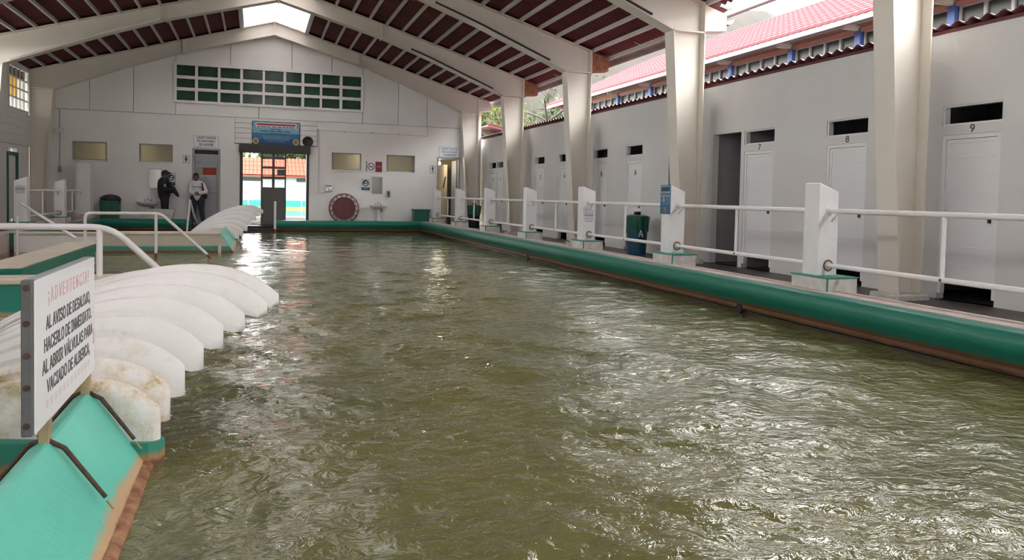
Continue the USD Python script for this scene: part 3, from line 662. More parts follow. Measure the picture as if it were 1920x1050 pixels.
part(t, 'rust_foot', tube([(-.90, 18.35, -.08), (-1.06, 18.35, .085)], .038, 12), 'rust', 50)
t = thing('handrail', 'thin sloping white pipe fixed to the notice post', 'handrail', (-4.4, 19.6, LZ))
part(t, 'pipe', tube([(-5.9, 22.7, 1.12), (-3.75, 18.6, .43)], .034, 10), 'rail_white', 50)
part(t, 'foot', tube([(-5.05, 19.2, .0), (-5.05, 19.2, .9)], .03, 10), 'rail_white', 50)
t = thing('handrail', 'upright white pipe standing in the water before the entrance doors', 'handrail', (.69, 30.1, 0))
part(t, 'upright', tube([(.68, 30.1, -.3), (.68, 30.1, 1.14)], .05, 12), 'rail_white', 50)
part(t, 'cap', trimesh.creation.icosphere(2, .05).apply_translation((.68, 30.1, 1.14)), 'rail_white', True)
part(t, 'rust_foot', tube([(.68, 30.1, -.1), (.68, 30.1, .12)], .053, 12), 'rust', 50)
t = thing('handrail', 'narrow inverted V of white pipe beside the man in the white hoodie', 'handrail', (-2.25, 28.8, 0))
part(t, 'pipe', tube([(-2.33, 28.5, -.1), (-2.29, 28.52, .45), (-2.22, 28.55, 1.2), (-2.14, 29.5, .52), (-2.12, 30.2, .35)], .035, 10, .05), 'rail_white', 50)
t = thing('pool_marker_post', 'short white pipe stub in the water at the tip of the cream divider', 'post', (-.87, 20.0, 0))
part(t, 'pipe', tube([(-.87, 20.0, -.1), (-.87, 20.0, .20)], .04, 10), 'divider_cream', 50)
part(t, 'cap', disc((-.87, 20.0, .2), (0, 0, 1), .043, .015, 10), 'divider_cream', 40)

# ------------------------------------------------------------------ dividers of the side pools
t = thing('pool_divider', 'turquoise sloped concrete divider carrying the warning sign', 'pool divider', (-.87, 2.5, 0))
prof = [(-.56, -.5), (-.56, -.02), (-.585, .02), (-.835, .405), (-.85, .425), (-.87, .433), (-.90, .43), (-.93, .41), (-1.22, .05), (-1.22, -.5)]
part(t, 'body', pry(prof, -6, 4.62), 'divider_turq', 25)
part(t, 'waterline_ledge', pry([(-.545, -.4), (-.54, .0), (-.56, .02), (-.60, .03), (-.60, -.4)], -6, 4.58), 'mineral_crust', 40, label='rusty mineral crust along the waterline')
t = thing('pool_divider', 'green wall with a thin beige top behind the near scalloped canopy', 'pool divider', (-3, 10.2, 0))
part(t, 'body', bx(-5.4, -1.62, 10.08, 10.5, -.5, .40, .01), 'wall_green')
part(t, 'coping', bx(-5.4, -1.56, 10.05, 10.53, .40, .47, .015), 'beige_top')
part(t, 'base_strip', bx(-5.4, -1.60, 10.04, 10.08, -.3, .02), 'divider_cream')
t = thing('pool_divider', 'thick green block wall with a beige top at the pool stairs', 'pool divider', (-3.3, 14.4, 0))
part(t, 'cornice', prx([(11.6, .30), (11.57, .34), (11.57, .41), (11.6, .44), (17.0, .44), (17.05, .38), (17.0, .30)], -3.62, -2.99), 'curb_green', 30)
part(t, 'body', bx(-3.55, -3.08, 11.7, 16.9, -.5, .31), 'wall_green')
part(t, 'coping', bx(-3.60, -3.03, 11.62, 16.98, .44, .452), 'beige_top')
t = thing('pool_divider', 'low cream wall with green foot and pale turquoise sloping tip', 'pool divider', (-2, 20.4, 0))
part(t, 'body', bx(-3.6, -.86, 20.22, 20.75, -.5, .43), 'far_divider')
part(t, 'coping', bx(-3.6, -.86, 20.19, 20.78, .43, .49, .012), 'beige_top')
part(t, 'sloping_tip', hull([(-.86, 20.19, .49), (-.86, 20.19, -.4), (-.54, 20.19, 0), (-.50, 20.19, -.4), (-.86, 23.78, .49), (-.50, 23.78, -.4), (-.54, 23.78, 0), (-.86, 23.78, -.4)]), 'divider_turq')
part(t, 'rear_body', bx(-1.25, -.86, 20.75, 23.78, -.5, .44, .01), 'far_divider')
part(t, 'tip_cheek', prx([(0, 0), (.02, 0), (.02, .01)], 0, .01) if False else pry([(-.86, .42), (-.86, -.2), (-.555, -.2), (-.555, .02)], 20.17, 20.19), 'far_divider')
part(t, 'low_wall', bx(-5.4, -3.6, 20.28, 20.75, -.5, .42), 'wall_far_white')
part(t, 'low_wall_lip', bx(-5.4, -3.6, 20.24, 20.78, .42, .47, .01), 'beige_top')

# ------------------------------------------------------------------ scalloped concrete canopies
def shell(label, h, zh, phi0, dphi, rim, ztop, width=1.0, arch=.30, base=None, stained=2):
    """h: hinge (x, y) of the fan; rim: (radius, underside height) per rib up to the crown; ztop: thickness of each rib's end"""
    t = thing('scalloped_canopy', label, 'concrete shell', (h[0], h[1], 0))
    n = len(rim); full = list(range(n)) + list(range(n - 2, -1, -1))
    nu, nv = 26, 13
    for j, k in enumerate(full):
        r, zb = rim[k]; th_ = ztop[k]; ph = phi0 + dphi * j; half = dphi / 2 * 1.06
        crown = zb + th_
        kp, kn = full[max(0, j - 1)], full[min(len(full) - 1, j + 1)]; cp, cn = rim[kp][1] + ztop[kp], rim[kn][1] + ztop[kn]
        us = np.linspace(0.03, 1, nu); vs = np.linspace(-1, 1, nv)
        a_k = arch * (.35 + .65 * min(1, (k + .5) / (n - 1)))
        Tp, Bt = [], []
        for u in us:
            for v in vs:
                end = r - r * half * 1.15 * (1 - math.sqrt(max(0, 1 - v * v)))
                rr = u * end; an = ph + half * v
                w_ = rr * half
                cv = crown + ((cn if v > 0 else cp) - crown) * .5 * abs(v)
                z = zh + (cv - zh) * u + a_k * 4 * u * (1 - u) * (1 + .35 * u)
                z -= .075 * max(0, (u - .80) / .20) ** 2.4                       # rolled end
                z += min(.075, w_ * .62) * (math.cos(v * 1.5708) ** .8 - .45)  # rib
                Tp.append((h[0] + rr * math.cos(an), h[1] + rr * math.sin(an), z))
                zu = zh - .1 + (zb - zh + .1) * u + a_k * 4 * u * (1 - u) * .85 * (1 if k else .5)
                Bt.append((h[0] + rr * math.cos(an), h[1] + rr * math.sin(an), min(zu, z - .02)))
        V = np.array(Tp + Bt); N = nu * nv
        idx = lambda i, q: i * nv + q
        F = []
        for i in range(nu - 1):
            for q in range(nv - 1):
                F += [(idx(i, q), idx(i + 1, q), idx(i + 1, q + 1)), (idx(i, q), idx(i + 1, q + 1), idx(i, q + 1))]
                F += [(N + idx(i, q), N + idx(i + 1, q + 1), N + idx(i + 1, q)), (N + idx(i, q), N + idx(i, q + 1), N + idx(i + 1, q + 1))]
        for q in range(nv - 1):
            e = nu - 1; F += [(idx(e, q), N + idx(e, q), N + idx(e, q + 1)), (idx(e, q), N + idx(e, q + 1), idx(e, q + 1))]
            F += [(idx(0, q), N + idx(0, q + 1), N + idx(0, q)), (idx(0, q), idx(0, q + 1), N + idx(0, q + 1))]
        for i in range(nu - 1):
            F += [(idx(i, 0), N + idx(i, 0), N + idx(i + 1, 0)), (idx(i, 0), N + idx(i + 1, 0), idx(i + 1, 0))]
            F += [(idx(i, nv - 1), N + idx(i + 1, nv - 1), N + idx(i, nv - 1)), (idx(i, nv - 1), idx(i + 1, nv - 1), N + idx(i + 1, nv - 1))]
        part(t, 'rib', tm(V, F), 'shell_stained' if j < stained else 'shell_white', 45, label='rib end stained by mineral water' if j < stained else None)
    if base:
        part(t, 'base_wall', base, 'shell_base', label='green painted foot of the canopy')
    return t
NR = [(1.44, .0), (1.48, .20), (1.56, .31), (1.68, .43), (1.83, .53), (2.02, .60), (2.26, .66), (2.46, .69)]
e = lambda r, a, z: (-1.95 + r * math.cos(math.radians(a)), 4.68 + r * math.sin(math.radians(a)), z)
shell('big white scalloped concrete canopy rising behind the warning sign', (-1.95, 4.68), .28, math.radians(-1.7), math.radians(4.7), NR, [.36, .24, .22, .20, .19, .16, .14, .13],
      base=hull([e(.13, -90, -.4), e(.13, -90, .24), *[e(r_, a_, z_) for r_, a_ in ((1.39, -5.0), (1.44, -3.8), (1.462, -1.5), (1.42, .7)) for z_ in (-.4, .125)], e(.2, 90, -.4), e(.2, 90, .24)]), arch=.34)
FR = [(1.40, -.05), (1.46, .06), (1.59, .19), (1.74, .33), (1.91, .50), (2.10, .66), (2.31, .77), (2.53, .85)]
e = lambda r, a, z: (-1.95 + r * math.cos(math.radians(a)), 23.85 + r * math.sin(math.radians(a)), z)
shell('white scalloped concrete canopy in front of the entrance doors', (-1.95, 23.85), .22, math.radians(-1), math.radians(4.7), FR, [.34, .26, .22, .20, .19, .17, .16, .15],
      base=hull([e(.13, -90, -.4), e(.13, -90, .24), *[e(r_, a_, z_) for r_, a_ in ((1.395, -5.0), (1.43, -3.6), (1.435, -1.5), (1.39, .7)) for z_ in (-.4, .12)], e(.2, 90, -.4), e(.2, 90, .24)]), arch=.30, stained=0)

# ------------------------------------------------------------------ warning sign on the divider
t = thing('warning_sign', 'white warning sign board with rusty straps on the turquoise divider', 'sign', (-.87, 4.0, .43))
SX = -.842
sb_ = part(t, 'board', bx(SX - .008, SX, 3.44, 4.60, .545, 1.172, .003), 'sign_white')
fr = rect(3.43, .53, 4.61, 1.18)
part(t, 'frame_tube', bx(SX - .05, SX - .008, 3.43, 3.47, .54, 1.175, .004), 'frame_grey')
part(t, 'frame_tube', bx(SX - .05, SX - .008, 4.57, 4.61, .54, 1.175, .004), 'frame_grey')
part(t, 'frame_tube', bx(SX - .05, SX - .008, 3.47, 4.57, .54, .58, .004), 'zinc_grey')
part(t, 'frame_tube', bx(SX - .05, SX - .008, 3.47, 4.57, 1.135, 1.175, .004), 'zinc_grey')
for z in (.585, .74, .87, 1.0, 1.145):
    part(t, 'rivet', disc((SX - .029, 3.428, z), (0, 1, 0), .013, .008, 10), 'strap_black')
for y in (3.72, 4.55):
    part(t, 'leg', bx(SX - .055, SX - .010, y - .025, y + .025, .40, .56, .004), 'sign_post', label='rusty ochre square leg')
    part(t, 'strap', tube([(SX - .03, y - .01, .445), (SX + .045, y - .012, .40), (SX + .21, y - .02, .165)], [.012, .012, .010], 8), 'strap_black', 40)
    part(t, 'strap', tube([(SX - .03, y - .01, .445), (-.93, y - .01, .425), (-1.1, y - .01, .21)], [.012, .012, .010], 8), 'strap_black', 40)
    part(t, 'rust_run', hull([(SX + .215, y - .022, .150), (SX + .222, y - .018, .150), (SX + .245, y - .03, .112), (SX + .25, y - .026, .112), (SX + .21, y - .02, .145), (SX + .24, y - .028, .108)]), 'sign_post')
yc = 4.02
LN = [('¡ADVERTENCIA!', .062, 1.055, 'letter_red', 1.02), ('AL AVISO DE DESALOJO,', .056, .945, 'letter_black', None), ('HACERLO DE INMEDIATO.', .056, .853, 'letter_black', None),
      ('AL ABRIR VÁLVULAS PARA', .056, .763, 'letter_black', None), ('VACIADO DE ALBERCA,', .056, .672, 'letter_black', None)]
wid = [.80, .88, .94, 1.0, .86]
for (s_, h_, z, m_, _), wd in zip(LN, wid):
    m = text(' '.join(s_) if m_ == 'letter_red' else s_, h_, '+x', (SX, 0, z), depth=.0015, bold=m_ != 'letter_red', center=True); v = np.array(m.vertices); wv = v[:, 1].max() - v[:, 1].min()
    v[:, 1] = v[:, 1] / wv * wd + yc + .02; part(sb_, 'lettering', tm(v, m.faces), m_, label='faded red lettering' if m_ == 'letter_red' else 'black lettering')
part(sb_, 'red_smudge', prx(Polygon([(4.555, .70), (4.585, .70), (4.588, .78), (4.56, .78)]), SX, SX + .001), 'letter_red')
for k in range(12):
    y = 3.60 + .075 * k
    part(sb_, 'faded_print', prx(rect(y, .605, y + .035, .640), SX, SX + .0006), 'letter_faded')

# ------------------------------------------------------------------ signs and fittings on the far wall
units(*FU)
F0 = FW - .012
def board(name, label, x0, x1, z0, z1, mat='sign_white', border=None, bw=.012, y=FW):
    t = thing(name, label, 'sign', ((x0 + x1) / 2, y, z0))
    part(t, 'board', bx(x0, x1, y - .014, y - .001, z0, z1), mat)
    if border:
        part(t, 'border', pry(rect(x0, z0, x1, z1).difference(rect(x0 + bw, z0 + bw, x1 - bw, z1 - bw)), y - .018, y - .014), border)
    return t
# banner
t = board('banner', 'blue information banner with a red heading hung over the entrance', -.19, 1.63, 3.40, 4.31, 'banner_mid', 'navy', .022, FW - .02)
yb = FW - .034
part(t, 'upper_field', bx(-.165, 1.605, yb - .002, yb, 3.86, 4.285), 'banner_light')
part(t, 'lower_field', bx(-.165, 1.605, yb - .002, yb, 3.425, 3.62), 'banner_blue_dark')
part(t, 'heading_field', bx(-.05, 1.49, yb - .004, yb - .002, 4.075, 4.27), 'sign_white')
def bars(nm, rows_, m_, r):
    for z, x0, x1, h_, words_ in rows_:
        x = x0; k = 0
        ws = [1 + r.random() * 1.6 for _ in range(words_)]; sc = (x1 - x0) / (sum(ws) + .25 * (words_ - 1))
        for w_ in ws:
            part(t, nm, bx(x, x + w_ * sc, yb - .006, yb - .003, z, z + h_), m_); x += (w_ + .25) * sc
r9 = random.Random(3)
part(t, 'heading', bx(-.02, 1.46, yb - .0055, yb - .004, 4.155, 4.235), 'banner_red', label='red heading')
bars('print_line', [(4.09, .0, 1.44, .032, 8), (3.995, .52, .90, .026, 2), (3.92, .12, 1.26, .03, 4), (3.84, .44, .92, .024, 3)], 'letter_navy', r9)
bars('small_print', [(3.735, .2, 1.22, .016, 6), (3.685, .26, 1.24, .016, 6), (3.635, .28, 1.2, .016, 5), (3.585, .26, 1.22, .016, 6), (3.53, .4, 1.1, .016, 4)], 'banner_light', r9)
for x in (-.05, 1.48):
    part(t, 'badge', disc((x, yb - .006, 3.535), (0, 1, 0), .115, .008), 'sign_white', 40, label='round badge in the lower corner')
    part(t, 'badge_face', disc((x, yb - .011, 3.535), (0, 1, 0), .098, .006), 'banner_gold', 40)
    part(t, 'badge_mark', tube([(x - .05, yb - .016, 3.56), (x, yb - .016, 3.585), (x + .02, yb - .016, 3.53), (x - .01, yb - .016, 3.47)], .016, 6), 'yellow_coping', 40)
for sx_ in (-.13, 1.57):
    for k in range(7):
        part(t, 'bubble', disc((sx_ + .03 * math.sin(k * 2.1), yb - .004, 4.25 - .045 * k), (0, 1, 0), .012 + .006 * (k % 3), .003, 10), ['banner_blue_dark', 'sign_white'][k % 2])
t = board('restroom_sign', "white lettered sign above the women's restroom door", -2.31, -1.41, 3.22, 3.66, 'sign_white', 'zinc_grey')
for s_, z in (('SANITARIOS', 3.535), ('REGADERAS', 3.405), ('MUJERES', 3.275)):
    part(t, 'lettering', text(s_, .085, '-y', (-1.86, FW - .014, z), sx=.95, depth=.003, bold=True, center=True), 'letter_black', label='black lettering ' + s_)
t = board('restroom_sign', "white lettered sign above the men's restroom doorway", 7.35, 8.25, 3.17, 3.61, 'sign_white', 'zinc_grey')
for s_, z in (('SANITARIOS', 3.485), ('REGADERAS', 3.355), ('HOMBRES', 3.225)):
    part(t, 'lettering', text(s_, .085, '-y', (7.80, FW - .014, z), sx=.95, depth=.003, bold=True, center=True), 'letter_blue', label='blue lettering ' + s_)
def figure(t, x, z, s, skirt):
    part(t, 'figure_head', disc((x, F0 - .004, z + .20 * s), (0, 1, 0), .028 * s, .006, 16), 'letter_black')
    b = [(-.05, .16), (.05, .16), (.055, .04), (.03, .04), (.03, -.12), (.005, -.12), (.005, .0), (-.005, .0), (-.005, -.12), (-.03, -.12), (-.03, .04), (-.055, .04)]
    if skirt: b = [(-.04, .16), (.04, .16), (.075, -.02), (.035, -.02), (.03, -.12), (.006, -.12), (.006, -.02), (-.006, -.02), (-.006, -.12), (-.03, -.12), (-.035, -.02), (-.075, -.02)]
    part(t, 'figure_body', pry([(x + a * s, z + c_ * s) for a, c_ in b], F0 - .007, F0 - .003), 'letter_black')
t = board('pictogram_sign', "small framed female pictogram beside the women's restroom door", -2.69, -2.46, 2.57, 2.87, 'sign_white', 'letter_black'); figure(t, -2.575, 2.70, .75, True)
t = board('pictogram_sign', "small framed male pictogram beside the men's restroom doorway", 6.96, 7.20, 2.47, 2.78, 'sign_white', 'letter_navy'); figure(t, 7.08, 2.60, .75, False)
def handwash(label, x0, x1, z0, z1):
    t = board('handwashing_sign', label, x0, x1, z0, z1, 'sign_white', 'sign_teal', .014)
    cx = (x0 + x1) / 2; cz = z0 + (z1 - z0) * .64; r_ = (x1 - x0) * .40
    part(t, 'disc', disc((cx, F0 - .004, cz), (0, 1, 0), r_, .005, 28), 'sign_teal')
    part(t, 'hand', pry([(cx - r_ * .75, cz - r_ * .1), (cx - r_ * .1, cz - r_ * .35), (cx + r_ * .5, cz - r_ * .15), (cx + r_ * .8, cz + .1 * r_), (cx + r_ * .4, cz - r_ * .6), (cx - r_ * .4, cz - r_ * .65)], F0 - .010, F0 - .006), 'sign_white')
    part(t, 'hand', pry([(cx - r_ * .3, cz + r_ * .15), (cx + r_ * .15, cz + r_ * .5), (cx + r_ * .75, cz + r_ * .35), (cx + r_ * .2, cz + r_ * .1), (cx, cz - r_ * .05)], F0 - .010, F0 - .006), 'sign_white')
    part(t, 'text_field', bx(x0 + .014, x1 - .014, F0 - .006, F0 - .002, z0 + .014, z0 + (z1 - z0) * .27), 'sign_teal')
    for k in range(2):
        part(t, 'print_line', bx(cx - r_ * .8, cx + r_ * (.8 - .3 * k), F0 - .008, F0 - .006, z0 + .035 + .04 * (1 - k), z0 + .05 + .04 * (1 - k)), 'banner_light')
handwash('hand washing sign partly behind the man in the dark jacket', -3.26, -2.95, 1.71, 2.18)
handwash('hand washing sign to one side of the framed mirror', 4.10, 4.44, 1.69, 2.14)
t = board('no_smoking_sign', 'white and maroon no smoking sign between two frosted windows', 4.28, 4.93, 2.46, 2.88, 'sign_white')
part(t, 'edge_band', bx(4.28, 4.31, F0 - .006, F0 - .002, 2.46, 2.88), 'letter_black')
part(t, 'maroon_field', bx(4.66, 4.93, F0 - .006, F0 - .002, 2.46, 2.88), 'sign_maroon')
part(t, 'maroon_print', bx(4.70, 4.88, F0 - .008, F0 - .006, 2.665, 2.68), 'letter_faded')
cx, cz = 4.485, 2.67
part(t, 'ring', pry(Polygon([(cx + .15 * math.cos(a), cz + .15 * math.sin(a)) for a in np.linspace(0, 6.283, 40)]).difference(Polygon([(cx + .122 * math.cos(a), cz + .122 * math.sin(a)) for a in np.linspace(0, 6.283, 40)])), F0 - .008, F0 - .003), 'letter_black')
part(t, 'slash', pry([(cx - .1, cz + .085), (cx - .085, cz + .1), (cx + .1, cz - .085), (cx + .085, cz - .1)], F0 - .008, F0 - .003), 'letter_black')
part(t, 'cigarette', bx(cx - .09, cx + .06, F0 - .0075, F0 - .003, cz - .025, cz + .005), 'letter_black')
part(t, 'smoke_mark', tube([(cx + .07, F0 - .006, cz), (cx + .09, F0 - .006, cz + .04), (cx + .06, F0 - .006, cz + .07)], .009, 6), 'letter_black')
# mirrors, basins, dispensers
def mirror(label, x0, x1, z0, z1):
    t = thing('wall_mirror', label, 'mirror', ((x0 + x1) / 2, FW, z0))
    part(t, 'glass', bx(x0, x1, FW - .012, FW - .002, z0, z1), 'mirror')
    part(t, 'mirror_frame', pry(rect(x0 - .035, z0 - .035, x1 + .035, z1 + .035).difference(rect(x0, z0, x1, z1)), FW - .022, FW - .002), 'mirror_frame')
mirror('rectangular framed mirror above the pedestal washbasin', 4.53, 4.95, 1.56, 2.24)
mirror('rectangular mirror behind the man in the dark jacket', -3.86, -3.46, 1.60, 2.30)
def basin(label, x, ped=True):
    t = thing('washbasin', label, 'washbasin', (x, FW - .25, DF))
    z = 1.08
    outer = [( .35 * np.sign(math.cos(a)) * abs(math.cos(a)) ** .6, -.24 + .23 * np.sign(math.sin(a)) * abs(math.sin(a)) ** .6) for a in np.linspace(0, 2 * math.pi, 36, endpoint=False)]
    inner = [(.27 * math.cos(a), -.27 + .15 * math.sin(a)) for a in np.linspace(0, 2 * math.pi, 36, endpoint=False)]
    def ring(l, s, zz): return [(x + a * s, FW + b * (s * .8 + .2) - .0, zz) for a, b in l]
    rings = [ring(outer, .45, z - .17), ring(outer, .85, z - .12), ring(outer, 1, z - .04), ring(outer, 1, z), ring(inner, 1, z), ring(inner, .8, z - .09), ring(inner, .2, z - .12)]
    V = np.array(rings).reshape(-1, 3); n = 36; Fc = []
    for i in range(len(rings) - 1):
        for q in range(n):
            p_ = (q + 1) % n; Fc += [(i * n + q, i * n + p_, (i + 1) * n + p_), (i * n + q, (i + 1) * n + p_, (i + 1) * n + q)]
    V = np.vstack([V, [x, FW - .2, z - .17], [x, FW - .27, z - .12]]); a, b = len(V) - 2, len(V) - 1
    for q in range(n):
        p_ = (q + 1) % n; Fc += [(p_, q, a), (6 * n + q, 6 * n + p_, b)]
    part(t, 'bowl', tm(V, Fc), 'porcelain', 50)
    if ped:
        part(t, 'pedestal', lathe([(0, DF), (.125, DF), (.12, .5), (.085, .6), (.08, .85), (.12, .95), (.12, .98), (0, .98)], (x, FW - .2, 0), 18), 'porcelain', 50)
    tp_ = part(t, 'tap', tube([(x, FW - .09, z), (x, FW - .09, z + .11), (x, FW - .15, z + .13), (x, FW - .2, z + .09)], .016, 8, .03), 'chrome', 50)
    for s in (-.11, .11): part(tp_, 'tap_knob', lathe([(0, z), (.02, z), (.016, z + .05), (.026, z + .06), (.02, z + .08), (0, z + .08)], (x + s, FW - .09, 0), 10), 'chrome', 50)
    part(t, 'drain_pipe', tube([(x + .05, FW - .16, z - .15), (x + .15, FW - .15, z - .25), (x + .2, FW - .05, z - .25), (x + .2, FW - .02, z - .2)], .02, 8, .04), 'chrome', 50)
basin('white pedestal washbasin under the framed mirror', 4.78)
basin('grey washbasin beside the man in the dark jacket', -3.90, False)
single('masonry_trough', hull([(-4.02, y, DF) for y in (FW - .98, FW - .74)] + [(-3.02, y, DF) for y in (FW - .98, FW - .74)] + [(-4.12, y, .82) for y in (FW - 1.0, FW - .72)] + [(-2.90, y, .82) for y in (FW - 1.0, FW - .72)]), 'plinth_white', 'low grey masonry trough in front of the legs of the man in the dark jacket', 'trough')
t = thing('soap_dispenser', 'small grey soap dispenser beside the framed mirror', 'dispenser', (5.22, FW, 1.44))
part(t, 'case', bx(5.14, 5.30, FW - .11, FW, 1.44, 1.70, .03), 'zinc_grey'); part(t, 'level_window', bx(5.19, 5.25, FW - .118, FW - .105, 1.50, 1.63), 'black'); part(t, 'push_bar', bx(5.17, 5.27, FW - .13, FW - .10, 1.42, 1.46, .01), 'dark_metal')
t = thing('switch_box', 'white wall box with two chrome valves at the end of the conduit', 'box', (2.80, FW, 1.58))
part(t, 'case', bx(2.62, 2.92, FW - .10, FW, 1.60, 1.90, .015), 'sign_white')
for x in (2.70, 2.84):
    part(t, 'valve', disc((x, FW - .14, 1.68 + .06 * (x > 2.8)), (0, 1, 0), .055, .09, 14), 'chrome', 40)
part(t, 'slot', bx(2.66, 2.88, FW - .105, FW - .1, 1.82, 1.85), 'black')
t = thing('conduit', 'thin white conduit running along the far wall and down to the switch box', 'conduit', (4.6, FW, 4.0))
part(t, 'pipe', tube([(6.85, FW - .03, 4.38), (6.85, FW - .03, 4.04), (2.36, FW - .03, 4.08), (2.37, FW - .03, 1.54), (2.66, FW - .03, 1.56)], .020, 8), 'panel_white', 40)
part(t, 'trim_edge', bx(2.29, 2.33, FW - .02, FW, 3.38, 4.12), 'zinc_grey')
for x in (3.4, 4.5, 5.6): part(t, 'pipe_clip', bx(x - .012, x + .012, FW - .06, FW, 4.02, 4.10), 'zinc_grey')
t = thing('conduit', 'cable and white junction box hanging on the far wall behind the corner column', 'conduit', (-6.9, FW, 3))
part(t, 'cable', tube([(-6.84, FW - .02, 4.38), (-6.84, FW - .02, 2.3)], .014, 6), 'zinc_grey')
part(t, 'junction_box', bx(-7.0, -6.72, FW - .09, FW, 3.55, 3.72, .01), 'sign_white'); part(t, 'switch', bx(-6.90, -6.78, FW - .05, FW, 2.1, 2.32, .01), 'zinc_grey')
t = thing('wall_speaker', 'round black speaker mounted beside the blue banner', 'speaker', (1.93, FW, 3.6))
part(t, 'cone_housing', lathe([(0, 0), (.19, 0), (.20, .03), (.17, .05), (.10, .02), (.05, .015), (0, .03)], (0, 0, 0), 28).apply_transform(trimesh.transformations.rotation_matrix(math.pi / 2, (1, 0, 0))).apply_translation((1.93, FW - .06, 3.59)), 'black', 40)
part(t, 'rim', disc((1.93, FW - .05, 3.59), (0, 1, 0), .205, .04, 28), 'dark_metal', 40)
part(t, 'bracket', bx(1.88, 1.98, FW - .05, FW, 3.34, 3.42), 'sign_white')
# red iron disc leaning on the wall
t = thing('iron_disc', 'big red iron disc with a rim of rings leaning on the far wall', 'grate', (3.38, FW - .1, DF))
RM = trimesh.transformations.rotation_matrix(math.pi / 2 - .12, (1, 0, 0)); pos = (3.39, FW - .16, .93)
def rp(m): m.apply_transform(RM); m.apply_translation(pos); return m
part(t, 'plate', rp(lathe([(0, -.01), (.46, -.01), (.46, .01), (0, .01)], n=40)), 'red_iron', 40)
part(t, 'outer_rim', rp(trimesh.creation.torus(.595, .018, 48, 8)), 'red_iron', True)
for k in range(16):
    a = k * 2 * math.pi / 16; m = trimesh.creation.torus(.098, .012, 20, 6); m.apply_translation((.49 * math.cos(a), .49 * math.sin(a), .02)); part(t, 'ring', rp(m), 'red_iron', True)
for k in range(7):
    part(t, 'cross_bar', rp(bx(-.36 + .02 * k, .36 - .02 * (k % 3), -.33 + .11 * k - .012, -.33 + .11 * k + .012, .01, .03)), 'red_iron')
single('storage_box', cat([bx(6.20, 6.85, FW - .62, FW - .15, DF, .90, .01), bx(6.17, 6.88, FW - .65, FW - .12, .88, .945, .01)]), 'bin_green', 'green box standing at the far pool corner', 'box')

# ------------------------------------------------------------------ bins
t = thing('waste_bin', 'green waste bin with a black bag over its rim', 'bin', (-5.13, FW - .35, DF))
part(t, 'body', hull([(x, y, z) for x, w_ in ((-5.13, .30),) for s in (-1, 1) for y, z, k in ((FW - .55, DF, .96), (FW - .08, DF, .96), (FW - .57, 1.10, 1.06), (FW - .06, 1.10, 1.06)) for x in (-5.13 + s * w_ * k,)]), 'bin_green')
for k in range(5): part(t, 'groove_rib', bx(-5.36 + .115 * k - .012, -5.36 + .115 * k + .012, FW - .60, FW - .56, .55, 1.08), 'bin_green')
bag = trimesh.creation.icosphere(3, 1.0); v = bag.vertices * (.345, .27, .17); v *= (1 + .35 * (meshkit.fbm(v * 7 + 3, 3, 2) - .5))[:, None]; v[:, 2] = np.maximum(v[:, 2], -.06) + .02
part(t, 'bag', tm(v + (-5.12, FW - .31, 1.14), bag.faces), 'bag_black', 60)
part(t, 'bag_flap', hull([(-4.84, FW - .4, 1.15), (-4.78, FW - .5, 1.12), (-4.79, FW - .45, .95), (-4.86, FW - .45, 1.12)]), 'bag_black')
units()
def drum(x, y, lab, lid, mt='bin_teal'):
    t = thing('litter_bin', lab, 'bin', (x, y, DZ))
    part(t, 'body', lathe([(0, DZ), (.18, DZ), (.19, .47), (.215, 1.02), (0, 1.02)], (x, y, 0), 32), mt, 40)
    th_ = np.linspace(0, 2 * math.pi, 48, endpoint=False); rgs = []
    for z, r_ in ((1.195, .20), (1.21, .238), (1.18, .252), (1.08, .238), (.97, .230), (.885, .224)):
        w_ = 1 + .035 * np.sin(th_ * 9 + z * 9) + .02 * np.sin(th_ * 17)
        rgs.append(np.c_[x + r_ * w_ * np.cos(th_), y + r_ * w_ * np.sin(th_), np.full(48, z) - (.03 * np.sin(th_ * 3) if z < .9 else 0)])
    V = np.vstack(rgs); F_ = [(i * 48 + q, i * 48 + (q + 1) % 48, (i + 1) * 48 + (q + 1) % 48) for i in range(5) for q in range(48)] + [(i * 48 + q, (i + 1) * 48 + (q + 1) % 48, (i + 1) * 48 + q) for i in range(5) for q in range(48)]
    m = tm(V, np.array(F_)[:, ::-1]); bg_ = part(t, 'bag', m, 'bag_green', 50, label='green liner bag folded over the rim')
    kn = trimesh.creation.icosphere(2, .08); kn.apply_scale((1, .8, 1.3)); kn.apply_translation((x + .02, y + .25, 1.08)); part(bg_, 'bag_knot', kn, 'bag_green', True)
    ld_ = part(t, 'lid', lathe([(0, 1.20), (.21, 1.20), (.22, 1.215), (.15, 1.235), (0, 1.24)], (x, y, 0), 32), 'bin_green', 40)
    part(ld_, 'lid_knob', bx(x - .06, x + .06, y - .05, y + .05, 1.23, 1.30, .015), 'black')
    if lid:
        m = text('A', .13, '-y', (x - .03, y - .214, .80), sx=.9, depth=.012, bold=True, center=True); part(t, 'emblem', m, 'sign_white', label='white emblem')
drum(7.32, 13.55, 'blue litter bin with green liner between stall door 6 and the railing', True)
drum(7.25, 25.3, 'green rimmed dark litter bin near the last stall doors', False, 'navy')

